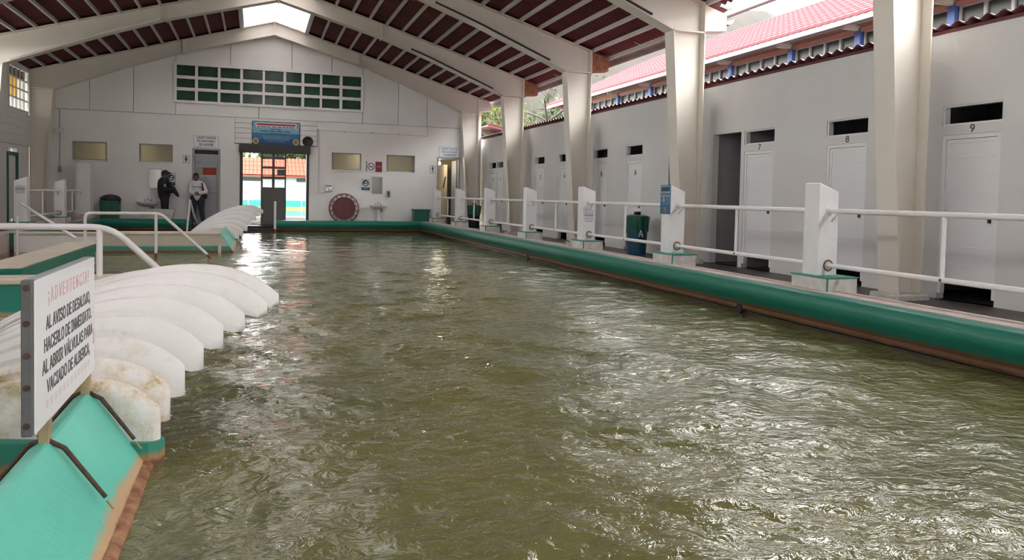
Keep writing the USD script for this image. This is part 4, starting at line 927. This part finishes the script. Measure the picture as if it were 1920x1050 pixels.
# conduits on the rafters
def on_rafter(y, s, d0, d1, off):
    f = lambda d: (RX + s * d, y - .17, np.interp(d, [0, 2.75, 4.13, 5.42, 6.36], [6.67, 5.91, 5.42, 4.90, 4.52]) + off)
    return [f(d) for d in np.linspace(d0, d1, 8)]
for y, s, d0, d1, lab in ((YF[3], -1, 2.9, 6.2, 'pale conduit tube along the underside of the fourth rafter on the boarded wall side'), (YF[2], 1, 3.2, 5.9, 'dark conduit under the rafter between stall doors 6 and 5'), (YF[1], 1, 4.4, 5.9, 'dark conduit under the rafter by the open stall doorway'), (YF[3], 1, 3.6, 6.0, 'dark conduit under the rafter beyond stall doors 4 and 3')):
    t = thing('conduit', lab, 'conduit', (RX + s * 4.5, y, 5.2))
    part(t, 'pipe', tube(on_rafter(y, s, d0, d1, .02), .022, 8), 'rail_white' if s < 0 else 'dark_metal', 40)
    part(t, 'end_cap', trimesh.creation.icosphere(1, .03).apply_translation(on_rafter(y, s, d0, d1, .02)[0]), 'rail_white' if s < 0 else 'dark_metal', True)

# ------------------------------------------------------------------ people
def skel(bones, ref=.035, it=6):
    """bones: (a, ra, b, rb) -> one smooth closed surface"""
    out = None
    for a, ra, b, rb in bones:
        h = m3.Manifold.batch_hull([m3.Manifold.sphere(ra, 14).translate(tuple(map(float, a))), m3.Manifold.sphere(rb, 14).translate(tuple(map(float, b)))])
        out = h if out is None else out + h
    out = out.refine_to_length(ref); mm = out.to_mesh()
    m = trimesh.Trimesh(mm.vert_properties[:, :3], mm.tri_verts, process=True)
    trimesh.smoothing.filter_taubin(m, .5, -.53, it); return m
def place(m, o, yaw):
    m.apply_transform(trimesh.transformations.rotation_matrix(yaw, (0, 0, 1))); m.apply_translation(o); return m
def hand(w, d, s, side):
    """w: wrist, d: direction towards the fingertips, side: unit vector across the palm towards the thumb"""
    w = np.array(w); d = np.array(d, float); d /= np.linalg.norm(d); side = np.array(side, float); side -= d * side.dot(d); side /= np.linalg.norm(side); nrm = np.cross(d, side)
    B = [(w, .026, w + d * .045, .030), (w + d * .045 + side * .022, .018, w + d * .085 + side * .028, .013), (w + d * .045 - side * .022, .018, w + d * .085 - side * .028, .012), (w + d * .045, .02, w + d * .085, .016)]
    for q, L in ((.030, .070), (.010, .080), (-.010, .075), (-.030, .058)):
        a = w + d * .085 + side * q; b = a + d * L * .5 + nrm * .008 * s; c_ = b + d * L * .38 + nrm * .022 * s
        B += [(a, .0095, b, .009), (b, .009, c_, .008)]
    a = w + d * .02 + side * .03; b = a + d * .04 + side * .025; B += [(a, .013, b, .011), (b, .011, b + d * .035 + side * .004, .009)]
    return B
def head_bones(c, f):
    """c: head centre, f: facing unit vector (in the figure's frame)"""
    c = np.array(c, float); f = np.array(f, float); s = np.cross(f, (0, 0, 1)); u = np.array([0, 0, 1.0])
    B = [(c + u * .025 - f * .015, .092, c + u * .02 + f * .015, .085), (c - u * .05 + f * .03, .062, c - u * .085 + f * .045, .042),
         (c + f * .085 + u * .015, .012, c + f * .108 - u * .022, .016), (c + f * .075 + u * .04 - s * .03, .014, c + f * .075 + u * .04 + s * .03, .014),
         (c + f * .082 - u * .058 - s * .018, .010, c + f * .082 - u * .058 + s * .018, .010)]
    for q in (-1, 1): B += [(c + s * q * .088 + u * .012, .018, c + s * q * .092 - u * .025, .012)]
    return B
def eyes(t, c, f, place_):
    c = np.array(c, float); f = np.array(f, float); s = np.cross(f, (0, 0, 1))
    for q in (-1, 1): part(t, 'eye', place_(trimesh.creation.icosphere(1, .012).apply_translation(c + f * .082 + s * q * .034 + np.array([0, 0, .012]))), 'black', True)

# man in the dark jacket: stands side-on, looking along the wall (+x), arms folded, jacket hanging from his arm
o1 = (-2.75, 25.71, DZ); t = thing('person', 'man in a dark cap, jacket and trousers standing with folded arms by a washbasin', 'person', o1)
P1 = lambda m: place(m.apply_scale(.967), o1, 0.0)
hc = (.03, 0, 1.64); fc = (.94, -.34, 0)
legs = [((-.01, .10, .95), .11, (-.01, .10, .50), .072), ((-.01, .10, .50), .07, (-.04, .10, .09), .045), ((.03, -.10, .95), .11, (.05, -.10, .50), .072), ((.05, -.10, .50), .07, (.03, -.10, .09), .045)]
torso = [((0, 0, .98), .14, (-.02, 0, 1.20), .145), ((-.02, .0, 1.20), .145, (-.02, 0, 1.38), .14), ((-.02, -.13, 1.42), .085, (-.02, .13, 1.42), .085), ((-.02, 0, 1.44), .07, (.0, 0, 1.56), .058)]
arms = [((-.02, -.20, 1.40), .068, (.03, -.27, 1.14), .052), ((.03, -.27, 1.14), .052, (.26, -.12, 1.16), .038), ((-.02, .20, 1.40), .068, (.04, .26, 1.14), .052), ((.04, .26, 1.14), .052, (.25, .06, 1.10), .038)]
body = legs + torso + arms + hand((.27, -.11, 1.16), (.3, 1, -.05), 1, (0, 0, 1)) + hand((.26, .05, 1.10), (.3, -1, .1), -1, (0, 0, 1)) + head_bones(hc, fc) + [((-.04, .10, .07), .04, (.12, .09, .04), .035), ((.03, -.10, .07), .04, (.19, -.11, .04), .035)]
part(t, 'body', P1(skel(body, .03)), 'skin', True)
big = lambda L, g: [(a, ra + g, b, rb + g) for a, ra, b, rb in L]
part(t, 'trousers', P1(skel(big(legs, .022) + [((0, -.07, .97), .135, (0, .07, .97), .135)], .04)), 'black_pants', True, label='black trousers')
jk_ = part(t, 'jacket', P1(skel(big(torso[:3], .05) + big([(a, ra, b, rb) for a, ra, b, rb in arms], .026) + [((.0, -.05, .92), .155, (-.02, 0, 1.25), .19), ((.0, .06, .92), .155, (-.02, 0, 1.25), .19), ((.03, -.05, 1.46), .075, (-.05, .03, 1.47), .08)], .04)), 'navy', True, label='dark navy jacket')
part(t, 'jacket_fold', P1(skel([((.20, -.18, 1.26), .07, (.40, -.15, .98), .045), ((.26, -.02, 1.24), .06, (.42, -.05, .97), .04), ((.40, -.15, .98), .04, (.42, -.02, .95), .035), ((.22, -.1, 1.3), .05, (.12, -.12, 1.42), .05)], .035)), 'navy', True, label='jacket front hanging open over his arm')
part(jk_, 'shoulder_patch', P1(bx(.02, .09, -.345, -.33, 1.24, 1.33, .006)), 'zinc_grey', label='pale badge on the sleeve')
c = np.array(hc)
part(t, 'cap', P1(skel([(c + (0, 0, .055), .104, c + (-.02, 0, .05), .102), (c + (.09, -.03, .055), .045, c + (.175, -.065, .045), .012), (c + (.09, .02, .055), .04, c + (.17, .0, .045), .012)], .025, 3)), 'black', True, label='black peaked cap')
part(t, 'hair', P1(skel([(c + (-.07, .03, .0), .055, c + (-.06, .02, -.05), .045), (c + (-.03, .07, .0), .04, c + (-.04, -.06, .0), .045)], .025)), 'hair', True)
eyes(t, hc, fc, P1)
for y in (.10, -.10):
    part(t, 'shoe', P1(skel([((-.06 + (.06 if y < 0 else 0), y, .055), .052, (.16 + (.06 if y < 0 else 0), y - .01, .04), .04)], .03)), 'shoe', True)

# man in the white hoodie: faces the pool, hands together at the belly, one leg stepped across
o2 = (-1.78, 25.72, DZ); t = thing('person', 'man in a white hoodie with a shoulder strap standing before the grey restroom door', 'person', o2)
P2 = lambda m: place(m.apply_scale(.97), o2, 0.0)
hc = (-.05, -.03, 1.57); fc = (.10, -.99, 0)
legs = [((-.10, 0, .92), .105, (-.12, -.05, .48), .07), ((-.12, -.05, .48), .068, (-.16, .0, .09), .043), ((.10, 0, .92), .105, (.13, -.06, .48), .07), ((.13, -.06, .48), .068, (.19, -.05, .09), .043)]
torso = [((0, 0, .95), .13, (-.01, 0, 1.15), .13), ((-.01, .0, 1.15), .13, (-.03, 0, 1.32), .13), ((-.16, 0, 1.37), .075, (.10, 0, 1.36), .075), ((-.04, 0, 1.38), .065, (-.05, -.01, 1.50), .055)]
arms = [((.16, 0, 1.35), .06, (.27, -.03, 1.10), .05), ((.27, -.03, 1.10), .048, (.06, -.20, 1.05), .036), ((-.21, 0, 1.35), .06, (-.23, -.06, 1.08), .05), ((-.23, -.06, 1.08), .048, (-.06, -.20, 1.03), .036)]
body = legs + torso + arms + hand((.05, -.205, 1.05), (-1, -.25, -.05), 1, (0, 0, 1)) + hand((-.05, -.215, 1.02), (1, -.15, .02), -1, (0, 0, 1)) + head_bones(hc, fc) + [((-.16, .02, .06), .04, (-.18, -.13, .035), .034), ((.19, -.03, .06), .04, (.21, -.18, .035), .034)]
part(t, 'body', P2(skel(body, .03)), 'skin', True)
part(t, 'jeans', P2(skel(big(legs, .020) + [((-.05, 0, .95), .125, (.06, 0, .95), .125)], .04)), 'jeans', True, label='dark blue jeans')
hd_ = part(t, 'hoodie', P2(skel(big(torso[:3], .03) + big(arms, .018) + [((-.02, -.01, .92), .145, (-.02, 0, 1.2), .15), ((-.12, .05, 1.42), .055, (.04, .05, 1.42), .055), ((-.12, .05, 1.42), .05, (-.1, -.07, 1.39), .035), ((.04, .05, 1.42), .05, (.02, -.07, 1.39), .035)], .035)), 'hoodie', True, label='white hooded sweater')
part(hd_, 'chest_stripe', P2(tube([(-.165, -.12, 1.27), (-.08, -.165, 1.265), (.04, -.162, 1.262), (.12, -.11, 1.26)], .010, 6)), 'letter_navy')
c = np.array(hc)
part(t, 'hair', P2(skel([(c + (0, .03, .06), .09, c + (0, .0, .07), .085), (c + (-.05, .05, .0), .055, c + (.05, .05, .0), .055)], .025)), 'hair', True)
bs_ = part(t, 'backpack_strap', P2(tube([(.13, .10, 1.30), (.125, .02, 1.455), (.135, -.10, 1.36), (.165, -.135, 1.22), (.205, -.07, 1.08), (.20, .06, .98)], .022, 8, .06)), 'black', True)
part(t, 'backpack', P2(skel([((.12, .20, 1.28), .09, (.14, .20, 1.0), .10), ((.24, .10, 1.02), .06, (.25, .08, .90), .05), ((-.06, .20, 1.28), .09, (-.06, .20, 1.0), .1)], .04)), 'black', True)
eyes(t, hc, fc, P2)
for x, y in ((-.17, 0), (.20, -.05)):
    part(t, 'shoe', P2(skel([((x, y + .05, .055), .050, (x + .005, y - .14, .04), .040)], .03)), 'shoe', True)

# ------------------------------------------------------------------ courtyard seen through the entrance
single('courtyard_pool', bx(-9, 10, 36.4, 47.5, .05, .38), 'court_water', 'pale turquoise outdoor pool seen through the entrance', 'pool', kind='structure')
single('courtyard_paving', cat([bx(-9, 10, 34.2, 36.4, .05, .43), bx(-12, 14, 47.5, 50, .05, .60)]), 'yellow_coping', 'yellowish paving around the outdoor pool', 'paving', kind='structure')
t = thing('pool_house', 'white courtyard building with an orange red tiled roof seen through the entrance', 'building', (1, 50.6, .5))
part(t, 'wall', prx(rect(50.3, .3, 50.6, 2.56), -10, 12), 'court_white')
part(t, 'base_band', bx(-10, 12, 50.0, 50.3, .3, 1.0, .04), 'teal_outdoor')
for a, b in ((-.85, .25), (2.45, 4.0), (-4.2, -2.9), (5.6, 6.8)):
    part(t, 'vent_window', bx(a, b, 50.24, 50.34, 2.22, 2.42), 'black')
for k in range(84):
    x = -8 + k * .24
    for j in range(4):
        u0, u1 = j / 4, (j + 1) / 4
        P = []
        a = np.linspace(0, math.pi, 5)
        y0, z0, y1, z1 = 49.85 + 2.6 * u0, 2.58 + 1.15 * u0 + .03, 49.85 + 2.6 * (u1 + .02), 2.58 + 1.15 * (u1 + .02)
        if -2.2 < x < 5.2:
            pts = [(x - .12 * math.cos(q), y, z + .06 * math.sin(q)) for y, z in ((y0, z0), (y1, z1)) for q in a]
            part(t, 'roof_tile', hull(pts), 'tile_orange')
part(t, 'roof_deck', prx(Polygon([(49.9, 2.56), (52.6, 3.74), (52.6, 3.66), (49.9, 2.50)]), -10, 12), 'tile_orange')
for x0, x1, lab in ((-.35, .80, 'thin grey pipe barrier in the courtyard behind the door leaf on the cap man side'), (.9, 2.0, 'thin grey pipe barrier in the courtyard on the speaker side of the door leaf')):
    t = thing('pipe_barrier', lab, 'barrier', (x0, 38, .4))
    part(t, 'pipe', tube([(x0, 36.2, .40), (x0, 36.2, 1.36), (x1, 36.2, 1.36), (x1, 36.2, .40)], .028, 8, .06), 'zinc_grey', 40)

# ------------------------------------------------------------------ neighbouring building beyond the stalls
t = thing('neighbour_building', 'long building with pink red tiled roof, blue posts and white windows beyond the stall roof', 'building', (13, 18, .3))
BX = 12.6; y0, y1 = 3.6, 30.5
part(t, 'wall', bx(BX + .25, BX + 4, y0, y1, .3, 4.4), 'court_white')
part(t, 'upper_wall', bx(BX + .30, BX + 4.0, y0, y1, 4.4, 5.5), 'dark_window')
part(t, 'beam', bx(BX - .05, BX + .25, y0, y1, 5.33, 5.42), 'salmon')
part(t, 'beam', bx(BX + .10, BX + .30, y0, y1, 5.42, 5.56), 'beige_top')
part(t, 'fascia', bx(11.92, 12.0, y0, y1, 5.38, 5.54), 'fascia_pink')
part(t, 'soffit', hull([(11.95, a, b) for a in (y0, y1) for b in (5.5, 5.52)] + [(BX + .4, a, b) for a in (y0, y1) for b in (5.62, 5.64)]), 'fascia_pink')
pst = [30.0, 27.4, 25.0, 22.6, 20.3, 18.1, 15.6, 13.4, 11.05, 8.7, 6.3, 4.0]
for y in pst:
    part(t, 'post', bx(BX - .07, BX + .10, y - .085, y + .085, .3, 5.40, .01), 'blue_post')
    part(t, 'rafter_end', bx(BX - .45, BX + .1, y - .05, y + .05, 5.36, 5.46), 'beige_top')
for a, b in zip(pst[1:], pst[:-1]):
    w_ = (b - a - .22) / 4
    for k in range(4):
        u = a + .11 + k * w_
        f = thing_ = part(t, 'window_frame', prx(rect(u, 4.3, u + w_, 5.33).difference(rect(u + .03, 4.35, u + w_ - .03, 5.30)), BX + .02, BX + .10), 'window_white')
        part(f, 'pane', bx(BX + .07, BX + .075, u + .03, u + w_ - .03, 4.35, 5.30), 'dark_window')
# tiled roof: courses of pressed tiles, each its own stepped strip
rs = math.hypot(5.2, 2.45); n_c = 15
for j in range(n_c):
    u0, u1 = j / n_c, (j + 1) / n_c + .012
    ys = np.arange(y0, y1 + .01, .055); wv = .025 * np.abs(np.sin(ys * math.pi / .22)); n = len(ys)
    def row(u, up): return np.c_[np.full(n, 11.9 + 5.2 * u), ys, 5.52 + 2.45 * u + up + wv]
    V = np.vstack([row(u0, .035), row(u1, .0), row(u0, -.03)]); i = np.arange(n - 1)
    q = lambda A, B, C_, D: np.vstack([np.c_[A, B, C_], np.c_[A, C_, D]])
    part(t, 'tile_course', tm(V, np.vstack([q(i, i + n, i + n + 1, i + 1), q(i + 2 * n, i, i + 1, i + 2 * n + 1)])), 'tile_red' if j % 2 else 'tile_red2', 50)
part(t, 'hip', hull([(11.9, y1, 5.5), (17.1, y1 - 1.5, 7.95), (17.1, y1, 5.5), (11.9, y1 + .1, 5.45), (17.1, y1 + .1, 5.45)]), 'tile_red')
t = thing('low_shed', 'small dark shed roof with a pale edge beyond the end of the stalls', 'shed', (9.8, 29, 3))
part(t, 'wall', bx(8.9, 11.2, 28.6, 30.4, .3, 4.0), 'stall_inside')
part(t, 'roof', hull([(8.6, 28.2, 4.35), (8.6, 30.8, 4.35), (11.6, 28.2, 3.80), (11.6, 30.8, 3.80), (8.6, 28.2, 4.28), (11.6, 28.2, 3.73)]), 'roof_maroon')
part(t, 'edge', hull([(8.58, 28.17, 4.38), (11.6, 28.17, 3.83), (8.58, 28.2, 4.33), (11.6, 28.2, 3.78)]), 'tile_red2')

# ------------------------------------------------------------------ trees and hillside
def branch(out, p, d, L, r, depth, rnd):
    pts = [np.array(p)]; dd = np.array(d, float)
    for k in range(4):
        dd = dd + np.array([rnd.normal(0, .12), rnd.normal(0, .12), rnd.normal(.02, .08)]); dd /= np.linalg.norm(dd); pts.append(pts[-1] + dd * L / 4)
    out.append(tube(pts, np.linspace(r, r * .6, 5), 6 if depth < 3 else 4))
    tips = [pts[-1]]
    if depth < 5:
        for k in range(3 if depth else 4):
            i = rnd.integers(2, 5); a = rnd.normal(0, .75, 3); nd = dd + a; nd[2] = abs(nd[2]) * .7 + .15; nd /= np.linalg.norm(nd)
            tips += branch(out, pts[i], nd, L * (.62 + .2 * rnd.random()), r * .55, depth + 1, rnd)
    return tips
def leaves(tips, rnd, n, spread, size):
    c = np.array(tips)[rnd.integers(0, len(tips), n)] + rnd.normal(0, spread, (n, 3))
    a = rnd.normal(0, 1, (n, 3)); a /= np.linalg.norm(a, axis=1, keepdims=True); b = np.cross(a, rnd.normal(0, 1, (n, 3))); b /= np.linalg.norm(b, axis=1, keepdims=True)
    s = size * (.6 + .8 * rnd.random((n, 1)))
    V = np.stack([c - a * s, c + b * s * .4, c + a * s, c - b * s * .4], 1).reshape(-1, 3); i = np.arange(n)[:, None] * 4
    return tm(V, np.vstack([i + (0, 1, 2), i + (0, 2, 3)]))
def tree(name, lab, base, h, seed, leaf, n, spread, size, lean=(0, 0, 1), r=.16):
    rnd = np.random.default_rng(seed); t = thing(name, lab, 'tree' if 'tree' in name else 'bush', base); out = []
    tips = branch(out, base, lean, h * .42, r, 0, rnd)
    part(t, 'trunk_and_branches', cat(out), 'bark', 60)
    if n: part(t, 'foliage', leaves(tips, rnd, n, spread, size), leaf, kind='stuff')
tree('bare_tree', 'bare grey tree with forking branches beyond the stall roof', (12.6, 34.2, .3), 7.2, 5, None, 0, 0, 0, (.05, 0, 1), .22)
tree('green_tree', 'bright yellow green tree between the two farthest columns', (13.2, 44.5, .3), 8.0, 8, 'leaf_yellow', 9000, .45, .16)
tree('green_tree', 'leafy green tree above the tiled roof near the rusty rafter end', (19.5, 41, .5), 8.6, 21, 'leaf_green', 6000, .6, .2)
tree('green_tree', 'dark green tree behind the courtyard roof on the speaker side', (4.6, 57, .3), 7, 4, 'leaf_green', 7000, .6, .25)
tree('green_tree', 'pale green tree behind the courtyard roof on the cap man side', (-6.0, 67, .3), 7.5, 14, 'leaf_yellow', 7000, .6, .25)
g = 40
xs = np.linspace(8, 90, g); ys = np.linspace(45, 125, g); X, Y = np.meshgrid(xs, ys, indexing='ij')
Z = .2 + np.clip((Y - 44) / 20, 0, 1) * np.clip(20 - np.maximum(0, X - 44) * .3, 4, 19) + 4 * meshkit.fbm(np.stack([X / 18, Y / 18, X * 0], -1), 4, 3) * np.clip((Y - 46) / 12, 0, 1)
i = (np.arange(g - 1)[:, None] * g + np.arange(g - 1)[None]).reshape(-1)
single('hillside', tm(np.stack([X, Y, Z], -1).reshape(-1, 3), np.vstack([np.c_[i, i + g, i + g + 1], np.c_[i, i + g + 1, i + 1]])), 'hill_brown', 'brown grey hillside rising behind the trees', 'hill', kind='structure', smooth=True)
